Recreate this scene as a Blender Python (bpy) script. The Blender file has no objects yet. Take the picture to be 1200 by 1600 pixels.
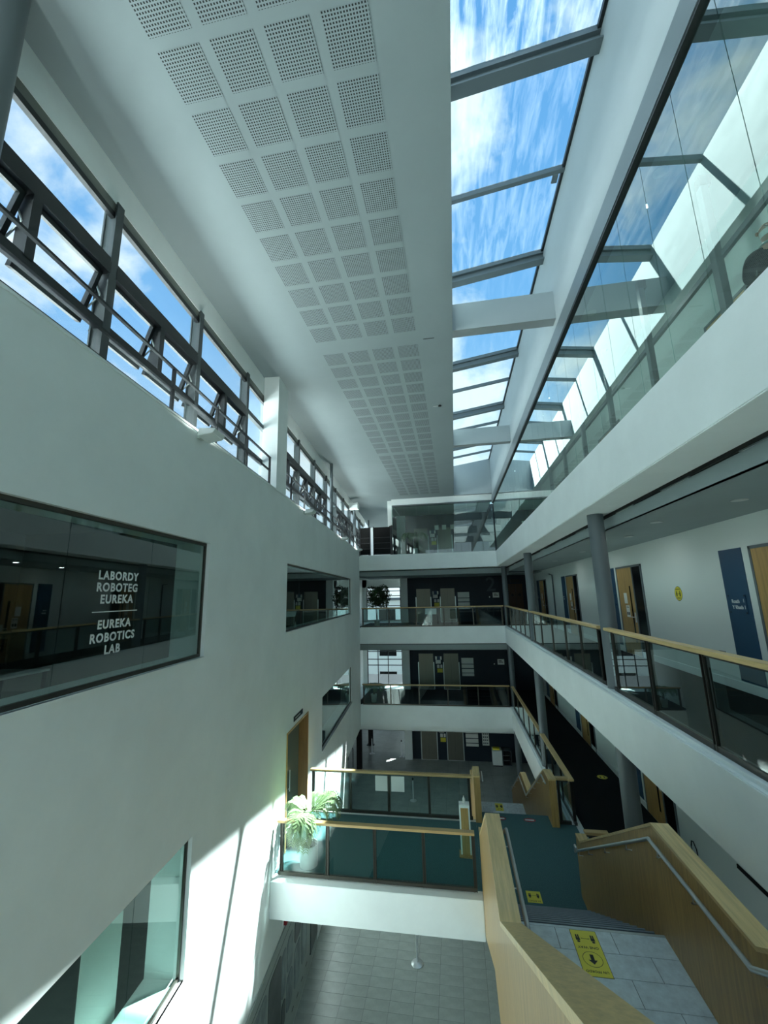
import bpy, bmesh, math, random
from mathutils import Vector, Matrix

random.seed(7)
TH = 0.08601884            # the left wall runs about five degrees off the right gallery
D_END = 23.4               # front edge of the end galleries
W_END = 27.6               # lift wall

# ------------------------------------------------------------------ camera
scene = bpy.context.scene
cam_data = bpy.data.cameras.new('camera')
cam = bpy.data.objects.new('camera', cam_data)
scene.collection.objects.link(cam)
scene.camera = cam
def _rot(r):
    v = Vector(r); a = v.length; return Matrix.Rotation(a, 3, v / a)
_w2c = _rot((-0.19809361, 0.16312732, -0.03930305)) @ Matrix(((1, 0, 0), (0, 0, -1), (0, 1, 0)))
_c2w = _w2c.transposed()
_right, _down, _fwd = _c2w.col[0], _c2w.col[1], _c2w.col[2]
_m = Matrix((_right, -_down, -_fwd)).transposed().to_4x4()
_m.translation = Vector((0, 0, 9.8))
cam.matrix_world = _m
cam_data.sensor_fit = 'HORIZONTAL'
cam_data.sensor_width = 36.0
cam_data.lens = 644.25 / 1200 * 36
cam_data.clip_start = 0.05
cam_data.clip_end = 500

# ------------------------------------------------------------------ world, sun, exposure
world = bpy.data.worlds.new('sky'); scene.world = world; world.use_nodes = True
wn, wl = world.node_tree.nodes, world.node_tree.links
wn.clear()
w_out = wn.new('ShaderNodeOutputWorld'); w_bg = wn.new('ShaderNodeBackground')
w_tc = wn.new('ShaderNodeTexCoord'); w_sep = wn.new('ShaderNodeSeparateXYZ')
w_ramp = wn.new('ShaderNodeValToRGB')
e = w_ramp.color_ramp.elements
e[0].position = 0.0; e[0].color = (0.30, 0.35, 0.33, 1)
e[1].position = 1.0; e[1].color = (0.075, 0.21, 0.46, 1)
for p, c in ((0.495, (0.36, 0.42, 0.40, 1)), (0.505, (0.55, 0.68, 0.72, 1)), (0.60, (0.36, 0.50, 0.60, 1)), (0.78, (0.12, 0.29, 0.52, 1)), (0.92, (0.085, 0.24, 0.48, 1))):
    k = e.new(p); k.color = c
w_map = wn.new('ShaderNodeMapRange'); w_map.inputs[1].default_value = -1; w_map.inputs[2].default_value = 1
w_noise = wn.new('ShaderNodeTexNoise'); w_noise.inputs['Scale'].default_value = 4.2; w_noise.inputs['Detail'].default_value = 7
w_noise.inputs['Roughness'].default_value = 0.58; w_noise.inputs['Distortion'].default_value = 0.35
w_mapp = wn.new('ShaderNodeMapping'); w_mapp.inputs['Scale'].default_value = (1.0, 1.0, 1.35); w_mapp.inputs['Location'].default_value = (0.15, 2.3, 0.9)
w_cr = wn.new('ShaderNodeValToRGB'); w_cr.color_ramp.elements[0].position = 0.47; w_cr.color_ramp.elements[1].position = 0.63
w_mix = wn.new('ShaderNodeMixRGB'); w_mix.inputs['Color2'].default_value = (0.52, 0.60, 0.63, 1)
w_up = wn.new('ShaderNodeMapRange'); w_up.inputs[1].default_value = -0.02; w_up.inputs[2].default_value = 0.06
w_mul = wn.new('ShaderNodeMath'); w_mul.operation = 'MULTIPLY'
wl.new(w_tc.outputs['Generated'], w_sep.inputs[0]); wl.new(w_sep.outputs['Z'], w_map.inputs[0]); wl.new(w_map.outputs[0], w_ramp.inputs[0])
wl.new(w_tc.outputs['Generated'], w_mapp.inputs[0]); wl.new(w_mapp.outputs[0], w_noise.inputs['Vector']); wl.new(w_noise.outputs[0], w_cr.inputs[0])
wl.new(w_sep.outputs['Z'], w_up.inputs[0]); wl.new(w_cr.outputs[0], w_mul.inputs[0]); wl.new(w_up.outputs[0], w_mul.inputs[1])
wl.new(w_mul.outputs[0], w_mix.inputs['Fac']); wl.new(w_ramp.outputs[0], w_mix.inputs['Color1']); wl.new(w_mix.outputs[0], w_bg.inputs[0])
w_bg.inputs[1].default_value = 0.56
wl.new(w_bg.outputs[0], w_out.inputs[0])

sun_data = bpy.data.lights.new('sun', 'SUN'); sun = bpy.data.objects.new('sun', sun_data); scene.collection.objects.link(sun)
sun_data.energy = 12.0; sun_data.angle = math.radians(0.8); sun_data.color = (0.95, 1.0, 0.985)
sun.rotation_euler = Vector((-0.44, -0.39, -1.0)).to_track_quat('-Z', 'Y').to_euler()
sun.location = (10, 10, 30)

vs = scene.view_settings
vs.view_transform = 'Standard'; vs.look = 'None'; vs.gamma = 1.0; vs.use_curve_mapping = False
vs.exposure = 1.78
cy = scene.cycles
cy.use_denoising = True
cy.max_bounces = 14; cy.diffuse_bounces = 12; cy.glossy_bounces = 4; cy.transmission_bounces = 4; cy.transparent_max_bounces = 24
cy.sample_clamp_indirect = 12.0
cy.caustics_reflective = False; cy.caustics_refractive = False

# ------------------------------------------------------------------ materials
def lin(c):
    return tuple(((x / 255) / 12.92 if x / 255 <= 0.04045 else ((x / 255 + 0.055) / 1.055) ** 2.4) for x in c) + (1,)
MATS = {}
def mat(name, rgb, rough=0.6, metal=0.0, noise=0.0, nscale=(3, 3, 3), bump=0.0, bscale=40.0, spec=0.5, emit=0.0, dark=None, coat=0.0):
    m = bpy.data.materials.new(name); m.use_nodes = True
    n, l = m.node_tree.nodes, m.node_tree.links
    b = n['Principled BSDF']
    b.inputs['Base Color'].default_value = lin(rgb)
    b.inputs['Roughness'].default_value = rough; b.inputs['Metallic'].default_value = metal
    b.inputs['Specular IOR Level'].default_value = spec
    b.inputs['Coat Weight'].default_value = coat
    if noise:
        tc = n.new('ShaderNodeTexCoord'); mp = n.new('ShaderNodeMapping'); mp.inputs['Scale'].default_value = nscale
        tx = n.new('ShaderNodeTexNoise'); tx.inputs['Scale'].default_value = 1.0; tx.inputs['Detail'].default_value = 5; tx.inputs['Roughness'].default_value = 0.65
        mx = n.new('ShaderNodeMixRGB'); mx.inputs['Color1'].default_value = lin(dark if dark else tuple(x * (1 - noise) for x in rgb))
        mx.inputs['Color2'].default_value = lin(tuple(min(255, x * (1 + noise * 0.5)) for x in rgb))
        cr = n.new('ShaderNodeMapRange'); cr.inputs[1].default_value = 0.3; cr.inputs[2].default_value = 0.7
        l.new(tc.outputs['Object'], mp.inputs[0]); l.new(mp.outputs[0], tx.inputs['Vector']); l.new(tx.outputs[0], cr.inputs[0])
        l.new(cr.outputs[0], mx.inputs['Fac']); l.new(mx.outputs[0], b.inputs['Base Color'])
    if bump:
        tc = n.new('ShaderNodeTexCoord'); tx = n.new('ShaderNodeTexNoise'); tx.inputs['Scale'].default_value = bscale; tx.inputs['Detail'].default_value = 3
        bp = n.new('ShaderNodeBump'); bp.inputs['Strength'].default_value = bump; bp.inputs['Distance'].default_value = 0.01
        l.new(tc.outputs['Object'], tx.inputs['Vector']); l.new(tx.outputs[0], bp.inputs['Height']); l.new(bp.outputs[0], b.inputs['Normal'])
    if emit:
        b.inputs['Emission Color'].default_value = lin(rgb); b.inputs['Emission Strength'].default_value = emit
    MATS[name] = m
    return m

def glass(name, tint=(0.80, 0.92, 0.89), ior=1.5, refl=1.0, rough=0.0):
    m = bpy.data.materials.new(name); m.use_nodes = True
    n, l = m.node_tree.nodes, m.node_tree.links; n.clear()
    o = n.new('ShaderNodeOutputMaterial'); t = n.new('ShaderNodeBsdfTransparent'); g = n.new('ShaderNodeBsdfGlossy'); mx = n.new('ShaderNodeMixShader')
    f = n.new('ShaderNodeFresnel'); f.inputs[0].default_value = ior
    mu = n.new('ShaderNodeMath'); mu.operation = 'MULTIPLY'; mu.inputs[1].default_value = refl; mu.use_clamp = True
    t.inputs[0].default_value = tint + (1,); g.inputs[0].default_value = (0.9, 0.98, 0.96, 1); g.inputs['Roughness'].default_value = rough
    ge = n.new('ShaderNodeNewGeometry'); inv = n.new('ShaderNodeMath'); inv.operation = 'SUBTRACT'; inv.inputs[0].default_value = 1.0
    m2 = n.new('ShaderNodeMath'); m2.operation = 'MULTIPLY'      # the outer surface reflects; the inner one only transmits
    l.new(ge.outputs['Backfacing'], inv.inputs[1]); l.new(mu.outputs[0], m2.inputs[0]); l.new(inv.outputs[0], m2.inputs[1])
    l.new(f.outputs[0], mu.inputs[0]); l.new(m2.outputs[0], mx.inputs[0]); l.new(t.outputs[0], mx.inputs[1]); l.new(g.outputs[0], mx.inputs[2]); l.new(mx.outputs[0], o.inputs[0])
    MATS[name] = m
    return m

M_white = mat('white_paint', (241, 247, 246), 0.65, noise=0.03, nscale=(0.7, 0.7, 0.7))
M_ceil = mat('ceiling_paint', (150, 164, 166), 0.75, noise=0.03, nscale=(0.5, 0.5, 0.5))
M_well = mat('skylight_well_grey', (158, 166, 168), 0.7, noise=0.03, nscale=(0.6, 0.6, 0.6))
M_upper = mat('gallery_wall_paint', (222, 230, 227), 0.7)
M_mull = mat('window_steel_grey', (66, 74, 76), 0.45)
M_grey = mat('grey_steel_paint', (98, 108, 112), 0.45)
M_dark = mat('dark_frame', (34, 38, 40), 0.4, 0.2)
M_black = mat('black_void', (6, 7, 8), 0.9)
M_bronze = mat('bronze_frame', (78, 76, 70), 0.35, 0.7)
M_trim = mat('pale_metal_trim', (190, 198, 196), 0.3, 0.6)
M_oak = mat('oak_veneer', (188, 150, 92), 0.42, noise=0.13, nscale=(26, 26, 1.6), coat=0.15)
M_oaky = mat('oak_along', (222, 192, 134), 0.4, noise=0.12, nscale=(30, 1.6, 30), coat=0.15)
M_oakx = mat('oak_across', (196, 166, 114), 0.4, noise=0.12, nscale=(1.6, 30, 30), coat=0.15)
M_chrome = mat('polished_steel', (228, 232, 234), 0.28, 0.75)
M_lift = mat('brushed_lift_steel', (112, 110, 100), 0.42, 0.8, noise=0.05, nscale=(30, 30, 0.6))
M_navy = mat('navy_wall', (12, 32, 47), 0.6)
M_bluep = mat('blue_panel', (36, 74, 104), 0.5)
M_teal = mat('teal_carpet', (84, 116, 118), 0.95, noise=0.18, nscale=(60, 60, 60), bump=0.4, bscale=300, spec=0.1)
M_carpet = mat('charcoal_carpet', (34, 40, 42), 0.95, noise=0.15, nscale=(60, 60, 60), bump=0.4, bscale=300, spec=0.1)
M_carpet2 = mat('grey_carpet', (62, 70, 74), 0.95, noise=0.12, nscale=(60, 60, 60), spec=0.1)
M_tile = mat('grey_floor_tile', (158, 166, 163), 0.28, noise=0.10, nscale=(2.0, 2.0, 2.0), bump=0.03, bscale=30)
M_grout = mat('tile_joint', (44, 50, 50), 0.8)
M_ltile = mat('landing_stone_tile', (206, 218, 220), 0.5, noise=0.10, nscale=(9, 9, 9), bump=0.05, bscale=120)
M_step = mat('stair_tread_grey', (58, 66, 72), 0.6, noise=0.1, nscale=(5, 20, 20))
M_nose = mat('stair_nosing_grey', (128, 140, 148), 0.5)
M_oakwarm = mat('warm_oak_lining', (150, 104, 54), 0.5, noise=0.1, nscale=(20, 20, 2))
M_doorgrey = mat('grey_door_glazing', (96, 112, 106), 0.25)
M_oakdark = mat('dark_oak', (70, 44, 24), 0.5, noise=0.1, nscale=(20, 20, 2))
M_winhead = mat('window_head_grey', (120, 124, 118), 0.5)
M_yellow = mat('yellow_vinyl', (226, 214, 70), 0.45)
M_ink = mat('black_ink', (22, 24, 22), 0.6)
M_whiteink = mat('white_vinyl', (214, 222, 220), 0.6)
M_paper = mat('white_paper', (226, 228, 224), 0.8)
M_red = mat('red_plastic', (150, 20, 34), 0.4)
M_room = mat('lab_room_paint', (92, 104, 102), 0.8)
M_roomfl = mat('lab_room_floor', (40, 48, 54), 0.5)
M_leaf = mat('ficus_leaf', (38, 66, 34), 0.5)
M_frond = mat('palm_frond', (112, 138, 96), 0.5)
M_bark = mat('stem_bark', (92, 74, 54), 0.8)
M_pot = mat('pale_ribbed_pot', (196, 202, 198), 0.3, 0.25)
M_soil = mat('potting_soil', (40, 32, 26), 0.95)
M_lamp = mat('downlight_glow', (255, 250, 238), 0.5, emit=6.0)
M_skin = mat('skin', (196, 150, 128), 0.55)
M_knit = mat('black_knit', (24, 28, 34), 0.9, noise=0.2, nscale=(60, 60, 60))
M_seat = mat('seat_fabric', (30, 34, 38), 0.8)
M_photo = mat('photo_print', (60, 66, 68), 0.3, noise=0.55, nscale=(1.2, 2.2, 2.2), dark=(26, 30, 32))
M_photo2 = mat('photo_print_light', (120, 132, 134), 0.3, noise=0.45, nscale=(1.5, 3.0, 2.0), dark=(50, 66, 78))
M_board = mat('display_board', (150, 160, 158), 0.35)
M_screen = mat('dark_screen', (10, 12, 14), 0.15)
G_int = glass('interior_window_glass', (0.74, 0.84, 0.82), 1.52, 1.9)
G_rail = glass('balustrade_glass', (0.80, 0.91, 0.90), 1.5, 1.7)
G_gal = glass('gallery_screen_glass', (0.78, 0.89, 0.87), 1.6, 2.6)
G_win = glass('clerestory_glass', (0.96, 0.985, 0.985), 1.45, 1.2)

def stained_glass(name, amount):
    """clear pane with a dried, streaky film of dirt on it"""
    m = bpy.data.materials.new(name); m.use_nodes = True
    n, l = m.node_tree.nodes, m.node_tree.links; n.clear()
    o = n.new('ShaderNodeOutputMaterial'); t = n.new('ShaderNodeBsdfTransparent'); t.inputs[0].default_value = (0.84, 0.95, 0.94, 1)
    dl = n.new('ShaderNodeBsdfTranslucent'); dl.inputs[0].default_value = (0.17, 0.20, 0.215, 1)
    mx = n.new('ShaderNodeMixShader')
    tc = n.new('ShaderNodeTexCoord'); mp = n.new('ShaderNodeMapping'); mp.inputs['Scale'].default_value = (6.5, 1.0, 1.0)
    nz = n.new('ShaderNodeTexNoise'); nz.inputs['Scale'].default_value = 1.0; nz.inputs['Detail'].default_value = 9; nz.inputs['Roughness'].default_value = 0.62; nz.inputs['Distortion'].default_value = 0.5
    cr = n.new('ShaderNodeMapRange'); cr.inputs[1].default_value = 0.42; cr.inputs[2].default_value = 0.78; cr.inputs[4].default_value = amount
    l.new(tc.outputs['Object'], mp.inputs[0]); l.new(mp.outputs[0], nz.inputs['Vector']); l.new(nz.outputs[0], cr.inputs[0]); l.new(cr.outputs[0], mx.inputs[0])
    l.new(t.outputs[0], mx.inputs[1]); l.new(dl.outputs[0], mx.inputs[2]); l.new(mx.outputs[0], o.inputs[0])
    return m
G_dirty0 = stained_glass('heavily_streaked_roof_glass', 0.62)
G_dirty1 = stained_glass('streaked_roof_glass', 0.22)
G_dirty2 = stained_glass('lightly_streaked_roof_glass', 0.05)

def perforated(name):
    """ceiling board whose small square punched holes are dark"""
    m = bpy.data.materials.new(name); m.use_nodes = True
    n, l = m.node_tree.nodes, m.node_tree.links
    b = n['Principled BSDF']; b.inputs['Roughness'].default_value = 0.75
    tc = n.new('ShaderNodeTexCoord'); sp = n.new('ShaderNodeSeparateXYZ'); l.new(tc.outputs['Object'], sp.inputs[0])
    outs = []
    for ax in ('X', 'Y'):
        a = n.new('ShaderNodeMath'); a.operation = 'MULTIPLY'; a.inputs[1].default_value = 1 / 0.0306
        f = n.new('ShaderNodeMath'); f.operation = 'FRACT'
        g = n.new('ShaderNodeMath'); g.operation = 'GREATER_THAN'; g.inputs[1].default_value = 0.46
        l.new(sp.outputs[ax], a.inputs[0]); l.new(a.outputs[0], f.inputs[0]); l.new(f.outputs[0], g.inputs[0]); outs.append(g)
    mu = n.new('ShaderNodeMath'); mu.operation = 'MULTIPLY'
    l.new(outs[0].outputs[0], mu.inputs[0]); l.new(outs[1].outputs[0], mu.inputs[1])
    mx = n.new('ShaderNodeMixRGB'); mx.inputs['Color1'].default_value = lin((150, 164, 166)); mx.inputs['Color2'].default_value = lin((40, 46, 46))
    l.new(mu.outputs[0], mx.inputs[0]); l.new(mx.outputs[0], b.inputs['Base Color'])
    return m
M_perf = perforated('perforated_board')

ORD = ['nearest', 'second', 'third', 'fourth', 'fifth', 'sixth', 'seventh', 'eighth', 'ninth', 'tenth', 'eleventh', 'twelfth', 'thirteenth', 'fourteenth', 'fifteenth', 'sixteenth']
# ------------------------------------------------------------------ mesh helpers
COL = scene.collection
class MB:
    def __init__(self): self.v = []; self.f = []
    def add(self, vs_, fs_):
        o = len(self.v); self.v += [tuple(p) for p in vs_]; self.f += [tuple(i + o for i in q) for q in fs_]; return self
    def box(self, x0, x1, y0, y1, z0, z1):
        if x0 > x1: x0, x1 = x1, x0
        if y0 > y1: y0, y1 = y1, y0
        if z0 > z1: z0, z1 = z1, z0
        return self.add([(x0, y0, z0), (x1, y0, z0), (x1, y1, z0), (x0, y1, z0), (x0, y0, z1), (x1, y0, z1), (x1, y1, z1), (x0, y1, z1)],
                        [(0, 3, 2, 1), (4, 5, 6, 7), (0, 1, 5, 4), (1, 2, 6, 5), (2, 3, 7, 6), (3, 0, 4, 7)])
    def prism(self, poly, axis, a, b):
        """poly: list of 2-D points; axis 0/1/2 is the extrusion axis from a to b"""
        n = len(poly)
        def P(p, t):
            return ((t, p[0], p[1]), (p[0], t, p[1]), (p[0], p[1], t))[axis]
        vs_ = [P(p, a) for p in poly] + [P(p, b) for p in poly]
        fs_ = [tuple(range(n)), tuple(range(2 * n - 1, n - 1, -1))] + [(i, (i + 1) % n + 0, (i + 1) % n + n, i + n) for i in range(n)]
        return self.add(vs_, fs_)
    def lathe(self, prof, c=(0, 0, 0), seg=20):
        vs_ = []; fs_ = []
        for r, z in prof:
            for k in range(seg):
                a = 2 * math.pi * k / seg; vs_.append((c[0] + r * math.cos(a), c[1] + r * math.sin(a), c[2] + z))
        for i in range(len(prof) - 1):
            for k in range(seg):
                fs_.append((i * seg + k, i * seg + (k + 1) % seg, (i + 1) * seg + (k + 1) % seg, (i + 1) * seg + k))
        fs_.append(tuple(range(seg - 1, -1, -1))); fs_.append(tuple((len(prof) - 1) * seg + k for k in range(seg)))
        return self.add(vs_, fs_)
    def tube(self, pts, r, seg=10):
        pts = [Vector(p) for p in pts]; vs_ = []; fs_ = []; up0 = Vector((0, 0, 1))
        for i, p in enumerate(pts):
            d = (pts[min(i + 1, len(pts) - 1)] - pts[max(i - 1, 0)]).normalized()
            u = d.cross(up0)
            if u.length < 1e-3: u = d.cross(Vector((1, 0, 0)))
            u.normalize(); w = d.cross(u); rr = r[i] if isinstance(r, (list, tuple)) else r
            for k in range(seg):
                a = 2 * math.pi * k / seg; vs_.append(p + u * (rr * math.cos(a)) + w * (rr * math.sin(a)))
        for i in range(len(pts) - 1):
            for k in range(seg): fs_.append((i * seg + k, i * seg + (k + 1) % seg, (i + 1) * seg + (k + 1) % seg, (i + 1) * seg + k))
        fs_.append(tuple(range(seg))); fs_.append(tuple((len(pts) - 1) * seg + k for k in range(seg - 1, -1, -1)))
        return self.add(vs_, fs_)
    def build(self, name, material, parent=None, smooth=False, bevel=0.0):
        me = bpy.data.meshes.new(name); me.from_pydata(self.v, [], self.f)
        bm = bmesh.new(); bm.from_mesh(me); bmesh.ops.recalc_face_normals(bm, faces=bm.faces)
        if bevel: bmesh.ops.bevel(bm, geom=[x for x in bm.edges if len(x.link_faces) == 2 and x.calc_face_angle(0) > 0.6], offset=bevel, segments=2, affect='EDGES')
        bm.to_mesh(me); bm.free()
        if smooth:
            me.polygons.foreach_set('use_smooth', [True] * len(me.polygons)); me.set_sharp_from_angle(angle=0.7)
        me.materials.append(material)
        o = bpy.data.objects.new(name, me); COL.objects.link(o)
        if parent is not None: o.parent = parent
        return o
def bx(*a): return MB().box(*a)

def tag(o, label=None, cat=None, group=None, kind=None):
    if label: o['label'] = label
    if cat: o['category'] = cat
    if group: o['group'] = group
    if kind: o['kind'] = kind
    return o
def thing(name, label, cat, loc=(0, 0, 0), rz=0.0, group=None, kind=None):
    o = bpy.data.objects.new(name, None); o.empty_display_size = 0.2; COL.objects.link(o)
    o.location = loc; o.rotation_euler = (0, 0, rz)
    return tag(o, label, cat, group, kind)
def Lw(n, s, z):
    """left-wall frame (out from wall, along wall, up) to world"""
    return (n * math.cos(TH) - s * math.sin(TH), n * math.sin(TH) + s * math.cos(TH), z)
def copy_tree(o, loc, rz=None):
    def cp(x, par):
        c = x.copy(); COL.objects.link(c)
        if par is not None: c.parent = par
        for ch in list(x.children): cp(ch, c)
        return c
    r = cp(o, None); r.location = loc
    if rz is not None: r.rotation_euler = (0, 0, rz)
    return r
def glyphs(txt, size, mat3, origin, thick=0.002, align='CENTER', spacing=1.0, bold=0.0):
    """lettering as a mesh; mat3 columns: reading direction, up, outward"""
    cu = bpy.data.curves.new('t', 'FONT'); cu.body = txt; cu.size = size; cu.align_x = align; cu.extrude = thick; cu.space_character = spacing; cu.offset = bold
    cu.resolution_u = 3
    ob = bpy.data.objects.new('t', cu); COL.objects.link(ob)
    dg = bpy.context.evaluated_depsgraph_get(); me = bpy.data.meshes.new_from_object(ob.evaluated_get(dg))
    m = MB(); M = Matrix(mat3).transposed(); O = Vector(origin)
    m.add([tuple(M @ v.co + O) for v in me.vertices], [tuple(p.vertices) for p in me.polygons])
    bpy.data.objects.remove(ob); bpy.data.meshes.remove(me); bpy.data.curves.remove(cu)
    return m
AX_L = ((0, 1, 0), (0, 0, 1), (1, 0, 0))        # on the left wall, in its own frame
AX_R = ((0, -1, 0), (0, 0, 1), (-1, 0, 0))      # on the right gallery wall
AX_E = ((1, 0, 0), (0, 0, 1), (0, -1, 0))       # on the end wall
AX_F = ((-1, 0, 0), (0, -1, 0), (0, 0, 1))      # on the floor, read from the far side

# ================================================================== STRUCTURE
def wall_cells(m, u0, u1, z0, z1, t0, t1, holes, axis):
    """wall with rectangular holes; axis 'n': wall lies in (s,z), thickness along n (x);  'x' same;  'y': wall in (x,z)"""
    us = sorted({u0, u1} | {h[0] for h in holes} | {h[1] for h in holes}); us = [u for u in us if u0 <= u <= u1]
    for a, b in zip(us, us[1:]):
        hs = sorted([(h[2], h[3]) for h in holes if h[0] < b - 1e-6 and h[1] > a + 1e-6])
        z = z0
        for h in hs + [(z1, z1)]:
            if h[0] > z + 1e-6:
                if axis == 'y': m.box(a, b, t0, t1, z, h[0])
                else: m.box(t0, t1, a, b, z, h[0])
            z = max(z, h[1])
    return m

W_HOLES = [(0.3, 6.38, 8.95, 10.69), (10.40, 20.85, 8.96, 10.68), (14.5, 20.85, 4.88, 6.53), (0.3, 6.38, 4.84, 6.54), (10.70, 12.60, 4.03, 6.53), (19.43, 23.9, 0.0, 2.93)]
wl_ = tag(wall_cells(MB(), -5.0, 23.78, 0.0, 12.35, -3.86, -3.3, W_HOLES, 'n').build('wall_left', M_white), 'tall white atrium wall under the clerestory windows', 'wall', kind='structure')
wl_.rotation_euler = (0, 0, TH)
cop = bx(-3.34, -3.285, -5, 23.75, 12.35, 12.38).build('coping_strip', M_white, wl_)
bk = tag(bx(-3.80, -3.70, -5, 30, 14.86, 15.6).build('trim_1', M_white), 'white bulkhead above the clerestory windows', 'trim', kind='structure'); bk.rotation_euler = (0, 0, TH)
# rooms behind the left wall
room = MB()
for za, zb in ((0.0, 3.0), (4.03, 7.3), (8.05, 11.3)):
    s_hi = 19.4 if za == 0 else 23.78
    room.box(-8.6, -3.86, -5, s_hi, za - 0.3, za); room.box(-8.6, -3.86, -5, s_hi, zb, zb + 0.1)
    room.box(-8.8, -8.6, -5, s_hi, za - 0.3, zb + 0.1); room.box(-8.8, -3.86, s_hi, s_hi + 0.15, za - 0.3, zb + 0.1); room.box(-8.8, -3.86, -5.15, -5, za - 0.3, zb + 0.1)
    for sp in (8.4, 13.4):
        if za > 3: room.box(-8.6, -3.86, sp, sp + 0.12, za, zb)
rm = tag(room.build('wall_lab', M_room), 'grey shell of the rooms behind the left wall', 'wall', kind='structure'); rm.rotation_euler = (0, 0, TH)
rf = tag(bx(-22, -3.3, -5, 23.78, 12.0, 12.3).build('roof', M_white), 'flat roof deck outside the clerestory windows', 'roof', kind='structure'); rf.rotation_euler = (0, 0, TH)
rf.location = Lw(-0.56, 0, 0)

# ---- floor of the hall: tiles 0.6 x 0.3
fl = tag(bx(-14, 6.5, -5, 36, -0.25, -0.006).build('floor', M_grout), 'grey tiled ground floor of the atrium', 'floor', kind='structure')
tile = MB().box(-0.2975, 0.2975, -0.1475, 0.1475, -0.006, 0.0)
t0 = tile.build('tile', M_tile, fl); t0.location = (-3.02, 10.25, 0)
first = True
for j in range(26):
    for i in range(-2, 8):
        x = -3.02 + 0.6 * i; y = 10.25 + 0.3 * j
        if first: t0.location = (x, y, 0); first = False; continue
        c = t0.copy(); COL.objects.link(c); c.location = (x, y, 0); c.parent = fl
rest = MB()
for j in range(-17, 86):
    for i in range(-12, 13):
        if 0 <= j < 26 and -2 <= i < 8: continue
        x = -3.02 + 0.6 * i; y = 10.25 + 0.3 * j
        if y > 35: continue
        rest.add([(x - .2975, y - .1475, 0), (x + .2975, y - .1475, 0), (x + .2975, y + .1475, 0), (x - .2975, y + .1475, 0), (x - .2975, y - .1475, -.006), (x + .2975, y - .1475, -.006), (x + .2975, y + .1475, -.006), (x - .2975, y + .1475, -.006)],
                 [(0, 1, 2, 3), (0, 4, 5, 1), (1, 5, 6, 2), (2, 6, 7, 3), (3, 7, 4, 0)])
tag(rest.build('tiling', M_tile, fl), kind='stuff')
outs = tag(MB().box(-60, 60, 36, 120, -0.4, -0.3).box(-60, 60, -80, -5, -0.4, -0.3).build('ground', mat('paving', (105, 110, 106), 0.9)), 'pale paving outside beyond the lobby', 'ground', kind='structure')

# ---- main ceiling with perforated boards
ce = MB().prism([(Lw(-3.75, -5, 0)[0], Lw(-3.75, -5, 0)[1]), (0.27, -5), (0.27, 36), (Lw(-3.78, 36, 0)[0], Lw(-3.78, 36, 0)[1])], 2, 15.33, 15.62)
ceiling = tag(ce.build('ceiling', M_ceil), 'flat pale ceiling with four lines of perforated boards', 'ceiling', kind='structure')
pan = bx(-0.2325, 0.2325, -0.2325, 0.2325, -0.004, 0.0)
pr = None
rows = [2.81 + 0.575 * k for k in range(-2, 9)] + [8.37 + 0.59 * k for k in range(12)] + [15.67 + 0.575 * k for k in range(12)]
for y in rows:
    for k in range(4):
        x = -2.71 + 0.2325 + 0.5817 * k
        if pr is None: pr = pan.build('perforated_panel', M_perf, ceiling); c = pr
        else: c = pr.copy(); COL.objects.link(c); c.parent = ceiling
        c.location = (x, y + 0.2325, 15.33)
# a smoke detector bracket by the edge of the ceiling
dt = thing('smoke_detector', 'small dark detector fitting on the ceiling beside the skylight edge', 'detector', (-0.12, 11.55, 15.33))
MB().lathe([(0.03, 0), (0.05, -0.02), (0.05, -0.035), (0.02, -0.045)], seg=14).build('base', M_dark, dt, True)
MB().tube([(0, 0, -0.02), (-0.2, 0.02, -0.02)], 0.008, 6).build('cable', M_paper, dt)
for px_, py_, lb in ((-0.25, 8.2, 'thin crack-like seam on the ceiling by the first roof beam'), (-0.4, 5.4, None)):
    if lb: tag(bx(px_ - 0.12, px_ + 0.12, py_, py_ + 0.012, 15.322, 15.3295).build('ceiling_seam', M_dark), lb, 'seam')

# ---- skylight: well, rafters, panes
def gz(x): return 17.02 + 0.145 * (x - 0.37)
sky = tag(bpy.data.objects.new('skylight', None), 'long sloping glass roof light between ceiling and right gallery', 'skylight', kind='structure'); COL.objects.link(sky)
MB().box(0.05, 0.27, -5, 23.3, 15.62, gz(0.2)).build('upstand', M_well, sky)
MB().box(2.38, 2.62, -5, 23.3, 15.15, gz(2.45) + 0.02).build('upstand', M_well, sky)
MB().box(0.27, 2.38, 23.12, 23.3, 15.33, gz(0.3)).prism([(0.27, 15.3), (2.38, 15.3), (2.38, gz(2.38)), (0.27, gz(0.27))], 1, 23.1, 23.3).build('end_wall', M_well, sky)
ys = [4.65 + 1.88 * k for k in range(-5, 11)]
for i, y in enumerate(ys):
    if y > 23.2: continue
    heavy = (i - 5) % 2 == 0
    m = MB()
    if heavy:
        m.prism([(0.2, gz(0.2) - 0.02), (2.42, gz(2.42) - 0.02), (2.42, gz(2.42) - 0.24), (0.2, gz(0.2) - 0.24)], 1, y + 0.02, y + 0.05)
        m.prism([(0.2, gz(0.2) - 0.22), (2.42, gz(2.42) - 0.22), (2.42, gz(2.42) - 0.25), (0.2, gz(0.2) - 0.25)], 1, y - 0.06, y + 0.13)
    m.prism([(0.2, gz(0.2) + 0.03), (2.42, gz(2.42) + 0.03), (2.42, gz(2.42) - 0.07), (0.2, gz(0.2) - 0.07)], 1, y - 0.035, y + 0.045)
    m.build('rafter', M_grey, sky)
MB().prism([(2.33, gz(2.33) - 0.05), (2.39, gz(2.39) - 0.05), (2.39, gz(2.39) + 0.02), (2.33, gz(2.33) + 0.02)], 1, -5, 23.1).build('edge_frame', M_dark, sky)
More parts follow.
